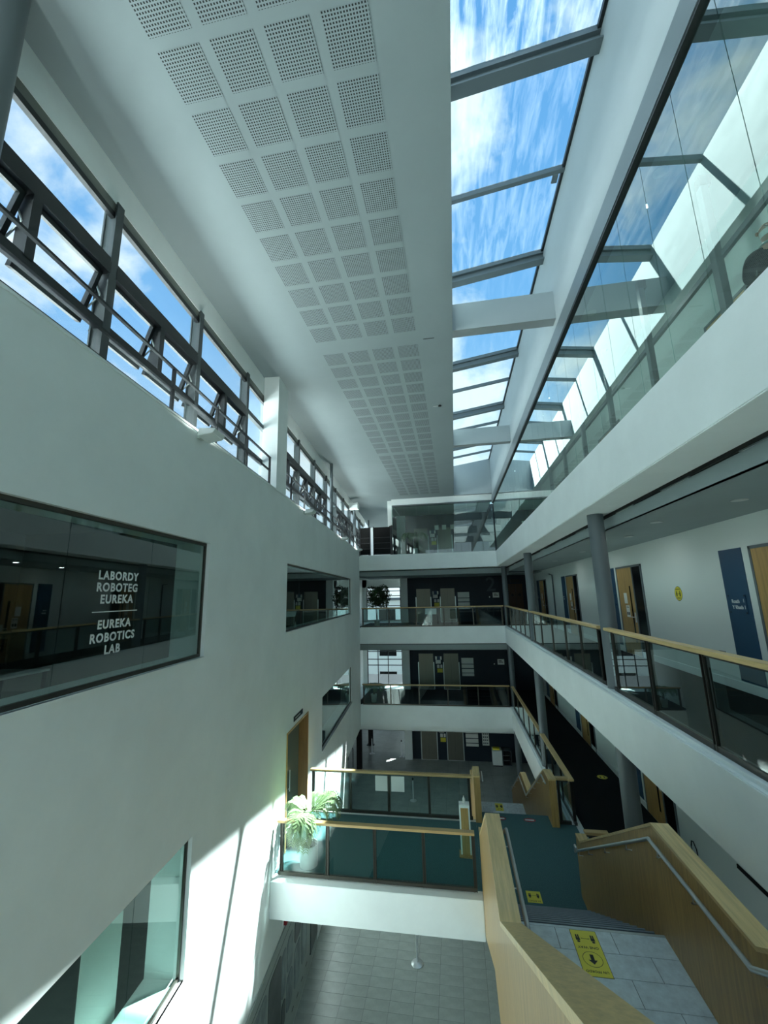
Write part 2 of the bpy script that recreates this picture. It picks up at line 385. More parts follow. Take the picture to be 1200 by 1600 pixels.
for i in range(len(ys) - 1):
    a, b = ys[i], min(ys[i + 1], 23.12)
    if a > 23: continue
    g = G_dirty0 if i <= 4 else (G_dirty1 if i <= 6 else G_dirty2)
    p = MB().add([(0.24, a, gz(0.24)), (2.40, a, gz(2.40)), (2.40, b, gz(2.40)), (0.24, b, gz(0.24)), (0.24, a, gz(0.24) + 0.012), (2.40, a, gz(2.40) + 0.012), (2.40, b, gz(2.40) + 0.012), (0.24, b, gz(0.24) + 0.012)],
                 [(0, 1, 2, 3)]).build('glass_pane', g, sky)
    if 4 <= i <= 8:
        bx(2.20, 2.30, a + 0.10, a + 0.26, gz(2.25) - 0.02, gz(2.25) + 0.004).build('label_plate', M_grey, sky) if i in (5, 6) else None
for y in (1.1, 8.04, 15.1):
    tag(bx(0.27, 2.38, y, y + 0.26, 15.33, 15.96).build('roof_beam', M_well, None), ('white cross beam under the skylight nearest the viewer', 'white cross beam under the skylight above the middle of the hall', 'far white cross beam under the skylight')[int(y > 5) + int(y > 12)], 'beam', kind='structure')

# ---- slabs of the right and end galleries
def poly_slab(name, label, xr, zt, zb, floor_mat, extra=None):
    o = tag(MB().prism([(xr, -5), (5.1, -5), (5.1, 28.0), (-6.6, 28.0), (-6.6, D_END), (xr, D_END)], 2, zb, zt).build(name, M_white, bevel=0.012), label, 'floor', kind='structure')
    return o
s3 = poly_slab('floor_third', 'white edged slab of the top gallery', 2.38, 12.06, 11.24, M_carpet)
s2 = poly_slab('floor_second', 'white edged slab of the middle gallery', 2.54, 8.05, 7.20, M_carpet)
s1 = tag(MB().prism([(2.55, -5), (5.1, -5), (5.1, 28.0), (-6.6, 28.0), (-6.6, D_END), (2.55, D_END)], 2, 3.05, 4.0).build('floor_first', M_white, bevel=0.012), 'white edged slab of the lowest gallery', 'floor', kind='structure')
for o, z, xr, mt in ((s3, 12.06, 2.60, M_carpet2), (s2, 8.05, 2.86, M_carpet), (s1, 4.0, 2.86, M_carpet)):
    MB().prism([(xr, -5), (4.8, -5), (4.8, W_END), (-5.6, W_END), (-5.6, D_END + 0.3), (xr, D_END + 0.3)], 2, z, z + 0.012).build('carpet', mt, o)
# small kerb under the balustrades
for o, z, x0 in ((s2, 8.05, 2.60), (s1, 4.0, 2.61)):
    k = MB()
    ya = -5 if z > 5 else 12.45
    k.box(x0, x0 + 0.2, ya, D_END - 0.05, z, z + 0.045); k.box(-5.3, x0 + 0.2, D_END + 0.03, D_END + 0.2, z, z + 0.045); k.build('kerb', M_white, o)
MB().box(2.40, 2.47, -5, D_END, 12.06, 12.10).box(-5.3, 2.47, D_END + 0.0, D_END + 0.07, 12.06, 12.10).build('kerb', M_white, s3)
# floor behind the camera where the stair starts
lv = tag(bx(-0.6, 2.56, -3, 0.5, 7.20, 8.05).build('floor_landing', M_white), 'white slab at the head of the stair', 'floor', kind='structure')
bx(-0.6, 2.56, -3, 0.5, 8.05, 8.062).build('carpet', M_carpet2, lv)

# right gallery walls and suspended ceilings
rw = MB(); rw.box(4.8, 5.1, -5, 28, 0, 17.6)
wr = tag(rw.build('wall_right', M_upper), 'pale wall of the right galleries with oak doors', 'wall', kind='structure')
MB().box(2.62, 4.8, -5, 28, 15.95, 16.1).build('soffit', M_ceil, wr)
MB().box(2.62, 5.1, -5, 28, 17.2, 17.4).build('roof_deck', M_white, wr)
gh = MB().box(2.36, 2.62, -5, D_END + 0.02, 14.80, 15.14).box(-3.34, 2.38, D_END, D_END + 0.25, 14.90, 14.98)
gh.build('head_channel', M_grey, wr)
bx(2.37, 2.45, -5, D_END, 14.765, 14.80).build('head_channel', M_dark, wr)
sb = MB()
for z in (8.05, 4.0, 12.06): sb.box(4.78, 4.80, -5, W_END, z + 0.01, z + 0.16)
tag(sb.build('baseboard_right', M_white), 'white skirting along the right gallery walls', 'baseboard', kind='structure')
for zc, ztop, nm in ((10.97, 11.19, 'second'), (6.86, 7.10, 'first'), (2.70, 2.95, 'ground')):
    m = MB()
    m.box(3.04, 4.8, -5, D_END + 0.6, zc, zc + 0.02).box(3.04, 3.06, -5, D_END + 0.6, zc, ztop)
    m.box(-5.6, 4.8, D_END + 0.6, W_END, zc - 0.07, zc - 0.05).box(-5.6, 3.06, D_END + 0.6, D_END + 0.62, zc - 0.07, ztop)
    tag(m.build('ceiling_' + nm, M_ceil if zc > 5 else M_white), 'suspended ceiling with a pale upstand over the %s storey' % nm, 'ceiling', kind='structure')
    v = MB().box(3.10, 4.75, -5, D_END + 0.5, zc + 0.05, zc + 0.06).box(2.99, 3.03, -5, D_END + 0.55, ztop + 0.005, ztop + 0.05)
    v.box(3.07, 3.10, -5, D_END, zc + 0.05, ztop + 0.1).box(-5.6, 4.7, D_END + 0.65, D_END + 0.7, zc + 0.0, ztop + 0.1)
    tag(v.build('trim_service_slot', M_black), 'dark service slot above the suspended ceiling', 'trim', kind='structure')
for i, y in enumerate((3.9, 5.6, 7.3, 9.9, 12.0, 14.2, 18.2, 20.8)):
    t = thing('light_fitting', ORD[i] + ' thin grey light fitting inside the dark slot under the top gallery', 'light fitting', (3.017, y, 11.18), group='light fittings in the service slot')
    bx(-0.012, 0.013, 0, 0.75, 0.002, 0.025).build('housing', M_grey, t); bx(-0.008, 0.009, 0.03, 0.72, 0, 0.002).build('diffuser', M_trim, t)

# end wall of the lobbies, pier, side wall, glazing
we = MB(); wall_cells(we, -3.05, 5.1, 0, 15.62, W_END, W_END + 0.2, [], 'y')
wn_ = tag(we.build('wall_end', M_navy), 'navy blue wall around the lifts', 'wall', kind='structure')
tag(bx(-3.50, -3.04, 27.4, 27.9, 0, 15.3).build('pier', M_white), 'white pier to the left of the lifts', 'pier', kind='structure')
sw = MB(); sw.box(-6.6, -6.3, D_END, 28.7, 3.0, 12.3)
sw.box(-6.6, -5.5, D_END, D_END + 0.3, 3.0, 12.3)
for z0_, z1_ in ((3.0, 4.0), (6.4, 8.15), (10.37, 12.06)): sw.box(-6.6, -3.1, 28.5, 28.7, z0_, z1_)
sw.box(-6.6, -6.0, 28.5, 28.7, 3.0, 12.06); sw.box(-3.62, -3.1, 28.5, 28.7, 3.0, 12.06)
for z_ in (4.0, 8.05): sw.box(-6.6, -3.1, 28.0, 28.7, z_ - 0.6, z_)
sw.box(-6.6, -3.1, 27.6, 28.7, 10.9, 11.2)
tag(sw.build('wall_lobby', M_upper), 'grey side wall and window wall of the lift lobbies', 'wall', kind='structure')
for i, (za, zb) in enumerate(((4.0, 6.4), (8.15, 10.37))):
    w = tag(bpy.data.objects.new('window_%d' % (i + 1), None), ('lobby window on the floor below the ficus', 'bright lobby window behind the potted ficus')[i], 'window', kind='structure'); COL.objects.link(w)
    f = MB()
    for x in ((-6.0, -5.3, -4.62, -3.68), (-6.0, -4.62, -3.68))[i]: f.box(x, x + 0.05, 28.52, 28.58, za, zb)
    for z in (za, za + 0.95 if i else za + 1.25, za + 1.62, zb - 0.05, zb - 0.28): f.box(-6.0, -3.62, 28.52, 28.58, z, z + 0.05)
    f.build('window_frame', M_dark, w)
    bx(-5.98, -3.64, 28.545, 28.55, za + 0.02, zb - 0.02).build('glass_pane', G_win, w)
# top floor: lobby box behind the glass screen, far end of the left side
tf = MB(); tf.box(-3.65, -3.38, D_END + 0.3, W_END, 12.3, 15.33).box(-3.36, 2.38, D_END, D_END + 0.22, 14.97, 15.33).box(-3.36, 2.4, D_END + 0.2, W_END, 15.1, 15.2)
tf.box(-7.5, -3.6, 33.0, 33.2, 12, 15.4)
tag(tf.build('wall_top_lobby', M_white), 'white bulkhead and side wall around the top lift lobby', 'wall', kind='structure')
tag(bx(-8, -3.38, 28.0, 33.2, 11.9, 12.06).build('floor_top_side', M_carpet2), 'grey floor beyond the dark screens', 'floor', kind='structure')
# glazed end of the hall behind the camera
bw = MB(); bw.box(-9.5, -3.7, -3.3, -3, 0, 17.4).box(2.6, 5.1, -3.3, -3, 0, 17.4).box(-3.7, 2.6, -3.3, -3, 16.2, 17.4)
wb = tag(bw.build('wall_back', M_white), 'white wall framing the glazed end of the hall', 'wall', kind='structure')
wd = tag(bpy.data.objects.new('window_40', None), 'full height glazed end of the hall behind the viewer', 'window', kind='structure'); COL.objects.link(wd)
for x in (-3.7, -2.1, -0.5, 1.1, 2.55): bx(x, x + 0.06, -3.2, -3.05, 0, 16.2).build('mullion', M_grey, wd)
for z in (0, 4.0, 8.05, 12.06, 16.15): bx(-3.7, 2.6, -3.2, -3.05, z, z + 0.06).build('transom', M_grey, wd)
bx(-3.7, 2.6, -3.14, -3.13, 0, 16.2).build('glass_pane', G_win, wd)
# ground floor: far side and columns
gw = MB(); gw.box(-3.05, 5.1, 34, 34.2, 0, 3.0)
pass
tag(MB().box(-14, -6.6, 19.5, 28.7, 3.0, 3.2).box(-14, 5, 28.7, 37, 3.0, 3.2).build('shade_canopy', M_dark), 'added canopy roof shading the ground floor foyer', 'roof', kind='structure')  # outer canopy added to keep the sun off the foyer floor
tag(gw.build('wall_ground_far', M_upper), 'pale far wall of the ground floor foyer', 'wall', kind='structure')

# pale office building across the street, seen through the lobby windows
ob = thing('office_building', 'pale building across the street seen through the lobby windows', 'building', (-8, 44, -0.3))
fr = MB(); wall_cells(fr, -14, 12, 0, 9.6, 0, 0.4, [(-12 + 3.0 * i, -10.2 + 3.0 * i, 0.9 + 3.1 * j, 2.5 + 3.1 * j) for i in range(8) for j in range(3)], 'y')
fr.build('facade', M_upper, ob); bx(-14, 12, 0.4, 8, 0, 9.6).build('body', M_room, ob); bx(-14.2, 12.2, -0.2, 8.2, 9.6, 9.9).build('roof', M_grey, ob)
for i in range(8):
    for j in range(3):
        w_ = MB().box(-12 + 3 * i, -10.2 + 3 * i, 0.22, 0.26, 0.9 + 3.1 * j, 2.5 + 3.1 * j).build('window', M_screen, ob)
# ---- large white column between the clerestory bays
wc = tag(bx(-3.68, -3.295, 9.37, 10.11, 12.35, 15.33).build('column', M_white), 'broad white square column in front of the clerestory windows', 'column', kind='structure'); wc.rotation_euler = (0, 0, TH)
# slim steel columns on the left wall
for s, r, lb in ((2.45, 0.15, 'dark grey round column at the near end of the clerestory windows'), (16.5, 0.066, 'slim grey post rising from the left wall to the ceiling'), (22.87, 0.066, 'slim grey post beside the dark screens on the left wall')):
    c = tag(MB().lathe([(r, 0), (r, 2.98 if s < 20 else 2.3)], seg=24).build('steel_post', M_grey, None, True), lb, 'column', kind='structure'); c.location = Lw(-3.43 if s > 5 else -3.48, s, 12.35)
o = tag(bx(-0.25, 0.25, -0.2, 0.2, 0, 0.34).build('ceiling_box', M_white), 'white box fixing under the ceiling above the last slim post', 'fixing', kind='structure'); o.location = Lw(-3.42, 22.7, 14.64)
c = tag(MB().lathe([(0.066, 0), (0.066, 3.3)], seg=16).build('steel_post', M_grey, None, True), 'distant slim grey post beyond the dark screens', 'column', kind='structure'); c.location = (-6.0, 29.6, 12.06)
# round columns of the right gallery
names = {(8.4, 8.05): 'thick round grey column nearest along the middle gallery', (16.05, 8.05): 'second round grey column along the middle gallery', (23.74, 8.05): 'round grey column at the far corner of the middle gallery',
         (8.4, 4.0): 'thick round grey column on the lowest gallery beside the stair', (16.05, 4.0): 'round grey column halfway along the lowest gallery', (23.74, 4.0): 'round grey column at the far corner of the lowest gallery',
         (8.4, 0.0): 'ground floor round column under the stair', (16.05, 0.0): 'ground floor round column beneath the middle of the gallery', (23.74, 0.0): 'ground floor round column at the far corner'}
for (y, z), lb in names.items():
    h = {8.05: 3.19, 4.0: 3.2, 0.0: 3.05}[z]
    x = 2.76
    c = tag(MB().lathe([(0.142, 0), (0.142, h)], seg=32).build('round_column', M_grey, None, True), lb, 'column', kind='structure'); c.location = (x, y, z)
# dark square posts in the ground floor foyer
c = tag(bx(-0.14, 0.14, -0.14, 0.14, 0, 3.0).build('square_post', M_black), 'black square post in the opening under the left wall', 'column', kind='structure'); c.location = (-5.98, 25.78, 0)

# ---- clerestory windows, one unit per bay
STEP = 2.08
def bay(k):
    s0 = 4.20 + STEP * k; s1 = s0 + STEP
    w = tag(bpy.data.objects.new('window_%d' % (k + 5), None), kind='structure'); COL.objects.link(w); w.rotation_euler = (0, 0, TH); w.location = Lw(-3.72, s0, 0)
    w['label'] = '%s clerestory window bay %s' % ((ORD[k + 4], 'from the near end, before the broad white column') if k < 3 else (ORD[k - 3] if k > 3 else 'first', 'beyond the broad white column'))
    w['category'] = 'window'; w['group'] = 'clerestory window bays'
    L = STEP
    m = MB(); m.box(-0.11, 0.06, -0.035, 0.035, 12.36, 14.86); m.box(-0.11, -0.09, -0.06, 0.06, 12.36, 14.86); m.box(0.045, 0.065, -0.06, 0.06, 12.36, 14.86); m.build('mullion', M_mull, w)
    MB().box(-0.04, 0.012, 0.03, L - 0.03, 14.70, 14.87).build('head_frame', M_winhead, w)
    MB().box(-0.03, 0.03, 0.04, L - 0.04, 14.63, 14.71).build('head_gasket', M_dark, w)
    plain = k in (2, 6)
    MB().box(-0.06, 0.06, 0.05, L - 0.05, 13.96, 14.02).box(*((-0.05, 0.05, 0.05, L - 0.05, 13.92, 13.96) if plain else (-0.08, 0.07, 0.05, L - 0.05, 13.80, 13.96))).build('transom', M_grey if plain else M_dark, w)
    MB().box(-0.06, 0.06, 0.05, L - 0.05, 13.04, 13.12).build('low_transom', M_dark, w)
    MB().box(-0.06, 0.06, 0.05, L - 0.05, 12.36, 12.42).build('sill_frame', M_dark, w)
    bx(-0.004, 0.004, 0.06, L - 0.06, 14.0, 14.64).build('glass_pane', G_win, w)
    bx(-0.004, 0.004, 0.06, L - 0.06, 12.42, 13.05).build('glass_pane', G_win, w)
    if plain:
        bx(-0.004, 0.004, 0.06, L - 0.06, 13.1, 13.94).build('glass_pane', G_win, w)
    else:
        MB().box(-0.07, 0.07, L / 2 - 0.05, L / 2 + 0.05, 13.1, 13.82).build('mullion', M_dark, w)
        for j in range(2):
            a = 0.09 + j * (L / 2 - 0.02); b = a + L / 2 - 0.16
            sa = bpy.data.objects.new('sash', None); COL.objects.link(sa); sa.parent = w; sa.location = (-0.02, 0, 13.80); sa.rotation_euler = (0, math.radians(17), 0)
            sm = MB(); sm.box(-0.03, 0.03, a, b, -0.05, 0); sm.box(-0.03, 0.03, a, b, -0.72, -0.66); sm.box(-0.03, 0.03, a, a + 0.05, -0.72, 0); sm.box(-0.03, 0.03, b - 0.05, b, -0.72, 0)
            sm.build('sash_frame', M_dark, sa)
            bx(-0.004, 0.004, a + 0.04, b - 0.04, -0.68, -0.04).build('glass_pane', G_win, sa)
            MB().tube([(0.10, b + 0.02, -0.30), (-0.02, b + 0.03, -0.52)], 0.012, 6).tube([(0.10, b + 0.02, -0.30), (0.0, b + 0.02, -0.18)], 0.012, 6).build('stay_arm', M_trim, sa)
    return w
for k in range(-4, 12): bay(k)

# ================================================================== BALUSTRADES
def balustrade(label, axis, a, b, fixed, z, posts, out, rail_z=1.1, rail_w=0.13, group='glass balustrades with oak rails', wood=None, posth=1.05, endpost=True):
    """axis 'x' or 'y': the direction it runs; out: sign of the side facing the hall"""
    t = thing('balustrade', label, 'balustrade', ((a + b) / 2, fixed, z) if axis == 'x' else (fixed, (a + b) / 2, z), group=group)
    ctr = (a + b) / 2
    def B(m, u0, u1, v0, v1, w0, w1):
        if axis == 'x': m.box(u0 - ctr, u1 - ctr, v0, v1, w0, w1)
        else: m.box(v0, v1, u0 - ctr, u1 - ctr, w0, w1)
        return m
    B(MB(), a, b, -rail_w / 2 + out * 0.03, rail_w / 2 + out * 0.03, rail_z - 0.05, rail_z).build('handrail', wood or (M_oakx if axis == 'x' else M_oaky), t, bevel=0.006)
    B(MB(), a + 0.02, b - 0.02, -0.02, 0.02, rail_z - 0.085, rail_z - 0.05).build('rail_channel', M_bronze, t)
    B(MB(), a + 0.02, b - 0.02, -0.03, 0.03, 0.045, 0.11).build('base_channel', M_bronze, t)
    for p in posts:
        m = MB(); B(m, p - 0.032, p + 0.032, -0.014, 0.014, 0.04, posth); B(m, p - 0.032, p - 0.022, -0.035, 0.035, 0.04, posth); B(m, p + 0.022, p + 0.032, -0.035, 0.035, 0.04, posth)
        m.build('post', M_bronze, t)
    q = sorted(set([a] + list(posts) + [b]))
    for u, v in zip(q, q[1:]):
        if v - u > 0.2: B(MB(), u + 0.035, v - 0.035, out * 0.012 - 0.004, out * 0.012 + 0.004, 0.10, rail_z - 0.07).build('glass_pane', G_rail, t)
    return t
# middle gallery, right side
balustrade('nearest glass balustrade with oak rail along the middle right gallery', 'y', -1.6, 8.22, 2.69, 8.05, [-1.57, -0.2, 1.18, 2.55, 3.93, 5.32, 6.68, 8.02], -1)
balustrade('balustrade between the nearest and second round columns of the middle right gallery', 'y', 8.58, 15.88, 2.69, 8.05, [8.75, 9.95, 11.25, 12.70, 14.23, 15.50], -1)
balustrade('balustrade beyond the second round column of the middle right gallery', 'y', 16.22, 23.3, 2.69, 8.05, [16.4, 17.55, 18.7, 20.1, 21.6, 23.1], -1)
# end galleries
EP = [-5.17, -3.68, -2.15, -0.63, 0.94, 2.46]
balustrade('balustrade before the lifts under the big numeral', 'x', -5.24, 2.55, D_END + 0.09, 8.05, EP, -1)
balustrade('balustrade before the lifts one floor under the big numeral', 'x', -5.24, 2.55, D_END + 0.09, 4.0, EP, -1)
# lowest gallery, right side
balustrade('balustrade of the lowest right gallery ending in a corner above the stair', 'y', 12.28, 15.88, 2.70, 4.0, [12.42, 13.5, 14.6, 15.6], -1, rail_w=0.15)
balustrade('balustrade of the lowest right gallery beyond its round column', 'y', 16.22, 23.3, 2.70, 4.0, [16.4, 17.55, 18.7, 20.1, 21.6, 23.1], -1)
balustrade('short balustrade return between stair wall and lowest right gallery', 'x', 2.29, 2.62, 12.36, 4.0, [2.36], 1, rail_w=0.15)
balustrade('short return balustrade behind the oak stair wall', 'x', 2.30, 2.75, 9.85, 4.0, [2.7], 1)
# top gallery glass screens
t = thing('glass_screen', 'tall frameless glass screen along the top right gallery reflecting the skylight', 'glass screen', (2.42, 9.0, 12.06))
pn = None
y = 2.965 - 0.712 * 10
while y < D_END - 0.1:
    y1 = min(y + 0.712, D_END)
    bx(-0.006, 0.006, y - 9 + 0.004, y1 - 9 - 0.004, 0.03, 2.72).build('glass_pane', G_gal, t)
    y = y1
t = thing('glass_screen', 'tall glass screen in front of the top lift lobby', 'glass screen', (-0.5, D_END + 0.04, 12.06))
x = -3.34
for k in range(8):
    x1 = x + 0.715
    bx(x + 0.5 + 0.004, x1 + 0.5 - 0.004, -0.006, 0.006, 0.03, 2.90).build('glass_pane', G_gal, t); x = x1
bx(-2.87, -2.83, 0.0, 4.0, 0.03, 2.90).build('glass_pane', G_gal, t)
for i, (yy) in enumerate([1.6 + 2.16 * k for k in range(10)]):
    p = thing('corridor_post', ORD[i] + ' grey steel post along the corridor behind the top gallery screen', 'post', (4.05, yy, 12.06), group='dark posts behind the top gallery screen')
    bx(-0.05, 0.05, -0.06, 0.06, 0, 3.88).build('shaft', M_grey, p); bx(-0.05, 0.1, -0.06, 0.06, 3.7, 3.88).build('bracket', M_dark, p)
t = thing('corridor_transom', 'long dark steel transom joining the posts behind the top gallery screen', 'transom', (4.12, 12.0, 14.5)); bx(-0.04, 0.02, -13, 11, 0, 0.09).build('bar', M_grey, t)
for yy in (-6, 0, 6): bx(-0.03, 0.01, yy - 0.1, yy + 0.1, -0.02, 0.0).build('splice_plate', M_dark, t)

# dark metal rail on the top of the left wall
def wall_rail(label, s0, s1, posts):
    t = thing('wall_railing', label, 'railing', Lw(-3.34, s0, 12.385), TH)
    L = s1 - s0
    bx(-0.02, 0.02, 0, L, 0.645, 0.675).build('top_rail', M_dark, t); bx(-0.02, 0.02, 0, L, 0.335, 0.365).build('mid_rail', M_dark, t)
    bx(-0.025, 0.025, 0, L, 0.0, 0.03).build('bottom_rail', M_dark, t)
    for p in posts: bx(-0.02, 0.02, p - s0 - 0.022, p - s0 + 0.022, 0, 0.65).build('post', M_dark, t)
wall_rail('dark metal railing on the left wall before the broad white column', -1.0, 9.04, [2.0, 5.12, 6.41, 7.70, 9.01])
wall_rail('dark metal railing on the left wall beyond the broad white column', 10.16, 23.6, [10.7, 12.05, 13.5, 14.95, 16.35, 17.8, 19.2, 20.6, 22.0, 23.5])

# ================================================================== INTERIOR WINDOWS OF THE LEFT WALL
def lwindow(idx, s0, s1, z0, z1, joints, label):
    w = tag(bpy.data.objects.new('window_%d' % idx, None), label, 'window', kind='structure'); COL.objects.link(w); w.rotation_euler = (0, 0, TH)
    m = MB(); N0, N1 = -3.40, -3.36
    m.box(N0, N1, s0, s1, z0, z0 + 0.045); m.box(N0, N1, s0, s1, z1 - 0.045, z1); m.box(N0, N1, s0, s0 + 0.03, z0, z1); m.box(N0, N1, s1 - 0.03, s1, z0, z1)
    m.build('window_frame', M_bronze, w)
    bx(-3.33, -3.285, s0 - 0.02, s1 + 0.02, z0 - 0.035, z0 - 0.0).build('window_sill', M_white, w)
    q = [s0 + 0.03] + joints + [s1 - 0.03]
    for a, b in zip(q, q[1:]): bx(-3.385, -3.377, a + 0.004, b - 0.004, z0 + 0.045, z1 - 0.045).build('glass_pane', G_int, w)
    return w
w2 = lwindow(1, 0.3, 6.38, 8.95, 10.69, [1.1, 2.4, 3.75, 5.04], 'large near interior window with white lettering on its glass')
w3 = lwindow(2, 10.40, 20.85, 8.96, 10.68, [12.5, 14.6, 16.7, 18.8], 'long interior window of the upper left wall near the end galleries')
w4 = lwindow(3, 14.5, 20.85, 4.88, 6.53, [16.6, 18.7], 'interior window of the lower left wall past the oak doorway')
w5 = lwindow(4, 0.3, 6.38, 4.84, 6.54, [1.2, 2.6, 3.9, 5.28], 'lower near interior window with sunlit sill')
lt = MB()
for txt, z in (('LABORDY', 10.04), ('ROBOTEG', 9.915), ('EUREKA', 9.79), ('EUREKA', 9.53), ('ROBOTICS', 9.395), ('LAB', 9.265)):
    g = glyphs(txt, 0.127, AX_L, (-3.372, 4.49, z + (z - 9.8) * 0.02), 0.001, spacing=1.16, bold=0.0042); lt.add(g.v, g.f)
lt.box(-3.373, -3.371, 4.14, 4.84, 9.695, 9.704)
lt.build('lettering', M_whiteink, w2)
# what stands in the near labs
def desk_set(s, z, lb_, kind):
    t = thing('lab_desk', lb_, 'desk', Lw(-6.2, s, z), TH)
    bx(-0.4, 0.4, -0.9, 0.9, 0.72, 0.75).build('desktop', M_upper, t)
    for a in (-0.36, 0.36):
        for b in (-0.85, 0.85): bx(a - 0.02, a + 0.02, b - 0.02, b + 0.02, 0, 0.72).build('leg', M_dark, t)
    m = thing('monitor', lb_.replace('desk', 'screen on the desk', 1), 'screen', Lw(-6.2, s + 0.2, z + 0.75), TH)
    bx(-0.02, 0.02, -0.3, 0.3, 0.12, 0.5).build('display', M_screen, m); bx(-0.02, 0.0, -0.03, 0.03, 0, 0.2).build('stem', M_dark, m); bx(-0.1, 0.1, -0.12, 0.12, 0, 0.01).build('base', M_dark, m)
desk_set(3.2, 8.05, 'pale lab desk behind the lettered window', 0)
desk_set(5.5, 8.05, 'pale lab desk behind the far end of the lettered window', 0)
def task_chair(loc, rz, lb_):
    t = thing('task_chair', lb_, 'chair', loc, rz)
    MB().prism([(-0.22, -0.22), (0.22, -0.22), (0.22, 0.22), (-0.22, 0.22)], 2, 0.45, 0.52).build('seat', M_seat, t, bevel=0.03)
    MB().prism([(-0.22, 0.6), (0.22, 0.6), (0.18, 1.05), (-0.18, 1.05)], 1, 0.2, 0.25).build('backrest', M_seat, t, bevel=0.02)
    bx(-0.03, 0.03, 0.2, 0.23, 0.45, 0.75).build('back_support', M_dark, t)
    MB().tube([(0, 0, 0.08), (0, 0, 0.46)], 0.03, 8).build('stem', M_chrome, t)
    for k in range(5):
        a = k * 2 * math.pi / 5
        MB().tube([(0, 0, 0.1), (0.27 * math.cos(a), 0.27 * math.sin(a), 0.06)], 0.018, 6).build('foot', M_dark, t)
task_chair(Lw(-5.1, 4.4, 4.03), 0.6, 'dark task chair inside the lower near window')
task_chair(Lw(-4.9, 10.9, 8.05), 1.4, 'dark chair at the near edge of the long upper interior window')
task_chair(Lw(-5.2, 4.6, 8.05), 2.0, 'dark task chair behind the lettered window')
t = thing('roller_screen', 'pale hanging roller screen inside the lower near window', 'screen', Lw(-3.95, 5.35, 4.03), TH)
MB().tube([(-0.05, -0.1, 2.28), (0.0, 0.62, 2.28)], 0.055, 12).build('roller', M_trim, t, True)
MB().prism([(0.0, 0.5), (0.008, 0.5), (0.008, 2.28), (0.0, 2.28)], 1, -0.08, 0.60).build('sheet', M_paper, t)
bx(-0.015, 0.02, -0.08, 0.6, 0.46, 0.5).build('bottom_bar', M_dark, t); bx(-0.16, 0.16, 0.2, 0.3, 0, 0.03).build('foot', M_dark, t); bx(-0.012, -0.002, 0.24, 0.26, 0.03, 2.3).build('support', M_dark, t)
for s, z, lb in ((3.1, 11.27, 'small ceiling downlight in the room behind the lettered window'), (2.2, 11.27, 'second ceiling downlight in the room behind the lettered window')):
    t = thing('downlight', lb, 'downlight', Lw(-5.6, s, z)); MB().lathe([(0.09, 0.03), (0.09, 0.01), (0.07, 0.01)], seg=20).build('bezel', M_trim, t); MB().lathe([(0.065, 0.012), (0.065, 0.009)], seg=20).build('diffuser', M_lamp, t)

# oak doorway on the bridge, with its plaque
d = tag(bpy.data.objects.new('door_1', None), 'tall oak doorway in the left wall at the end of the bridge', 'door', kind='structure'); COL.objects.link(d); d.rotation_euler = (0, 0, TH)
m = MB(); m.box(-3.62, -3.275, 10.66, 10.70, 4.03, 6.56).box(-3.62, -3.275, 12.60, 12.64, 4.03, 6.56).box(-3.62, -3.275, 10.66, 12.64, 6.53, 6.57)
m.build('door_frame', M_oak, d)
bx(-3.58, -3.54, 11.55, 12.58, 4.04, 6.53).build('door_leaf', M_doorgrey, d)
bx(-3.58, -3.55, 10.70, 11.55, 4.04, 6.53).build('side_panel', M_doorgrey, d)
MB().box(-3.54, -3.275, 12.58, 12.60, 4.04, 6.53).build('door_lining', M_oakwarm, d)
MB().tube([(-3.50, 11.65, 4.9), (-3.50, 11.65, 5.4)], 0.015, 8).tube([(-3.54, 11.65, 4.95), (-3.50, 11.65, 4.95)], 0.01, 6).build('pull_handle', M_chrome, d)
bx(-3.5, -3.3, 10.72, 12.58, 4.02, 4.045).build('threshold', M_dark, d)
t = thing('door_plaque', 'small dark nameplate on the left wall above the oak doorway', 'sign', Lw(-3.295, 11.62, 6.68), TH)
bx(-0.003, 0.012, -0.41, 0.41, 0.0, 0.12).build('plate', M_navy, t); bx(0.012, 0.014, -0.3, 0.15, 0.05, 0.075).build('lettering', M_whiteink, t)

# ================================================================== BRIDGE
XB0, XB1, YB0, YB1 = -4.3, 0.23, 9.43, 12.42
br = thing('bridge', 'white footbridge with teal carpet crossing the hall to the oak doorway', 'bridge', (0, 0, 4.0))
MB().prism([(-4.13, YB0), (XB1, YB0), (XB1, YB1), (-4.38, YB1)], 2, -0.67, 0.0).build('deck', M_white, br, bevel=0.008)
MB().prism([(-4.14, YB0 + 0.27), (0.229, YB0 + 0.27), (0.229, YB1 - 0.17), (-4.37, YB1 - 0.17)], 2, 0.0, 0.014).build('carpet', M_teal, br)
balustrade('front balustrade of the bridge with oak rail, nearest the viewer', 'x', -4.06, 0.13, 9.64, 3.985, [-3.97, -2.95, -1.93, -0.91, 0.10], -1, rail_w=0.13)
balustrade('rear balustrade of the bridge with oak rail, towards the lifts', 'x', -4.26, 0.18, 12.33, 3.985, [-4.19, -3.12, -2.05, -0.96, 0.10], -1, rail_w=0.13)
for x0, x1, lb in ((-2.42, -2.07, 'left of two pale sheets fixed to the rear bridge balustrade glass'), (-1.98, -1.62, 'right of two pale sheets fixed to the rear bridge balustrade glass')):
    tag(bx(x0, x1, 12.300, 12.306, 4.60, 4.975).build('notice_sheet', M_paper), lb, 'notice')
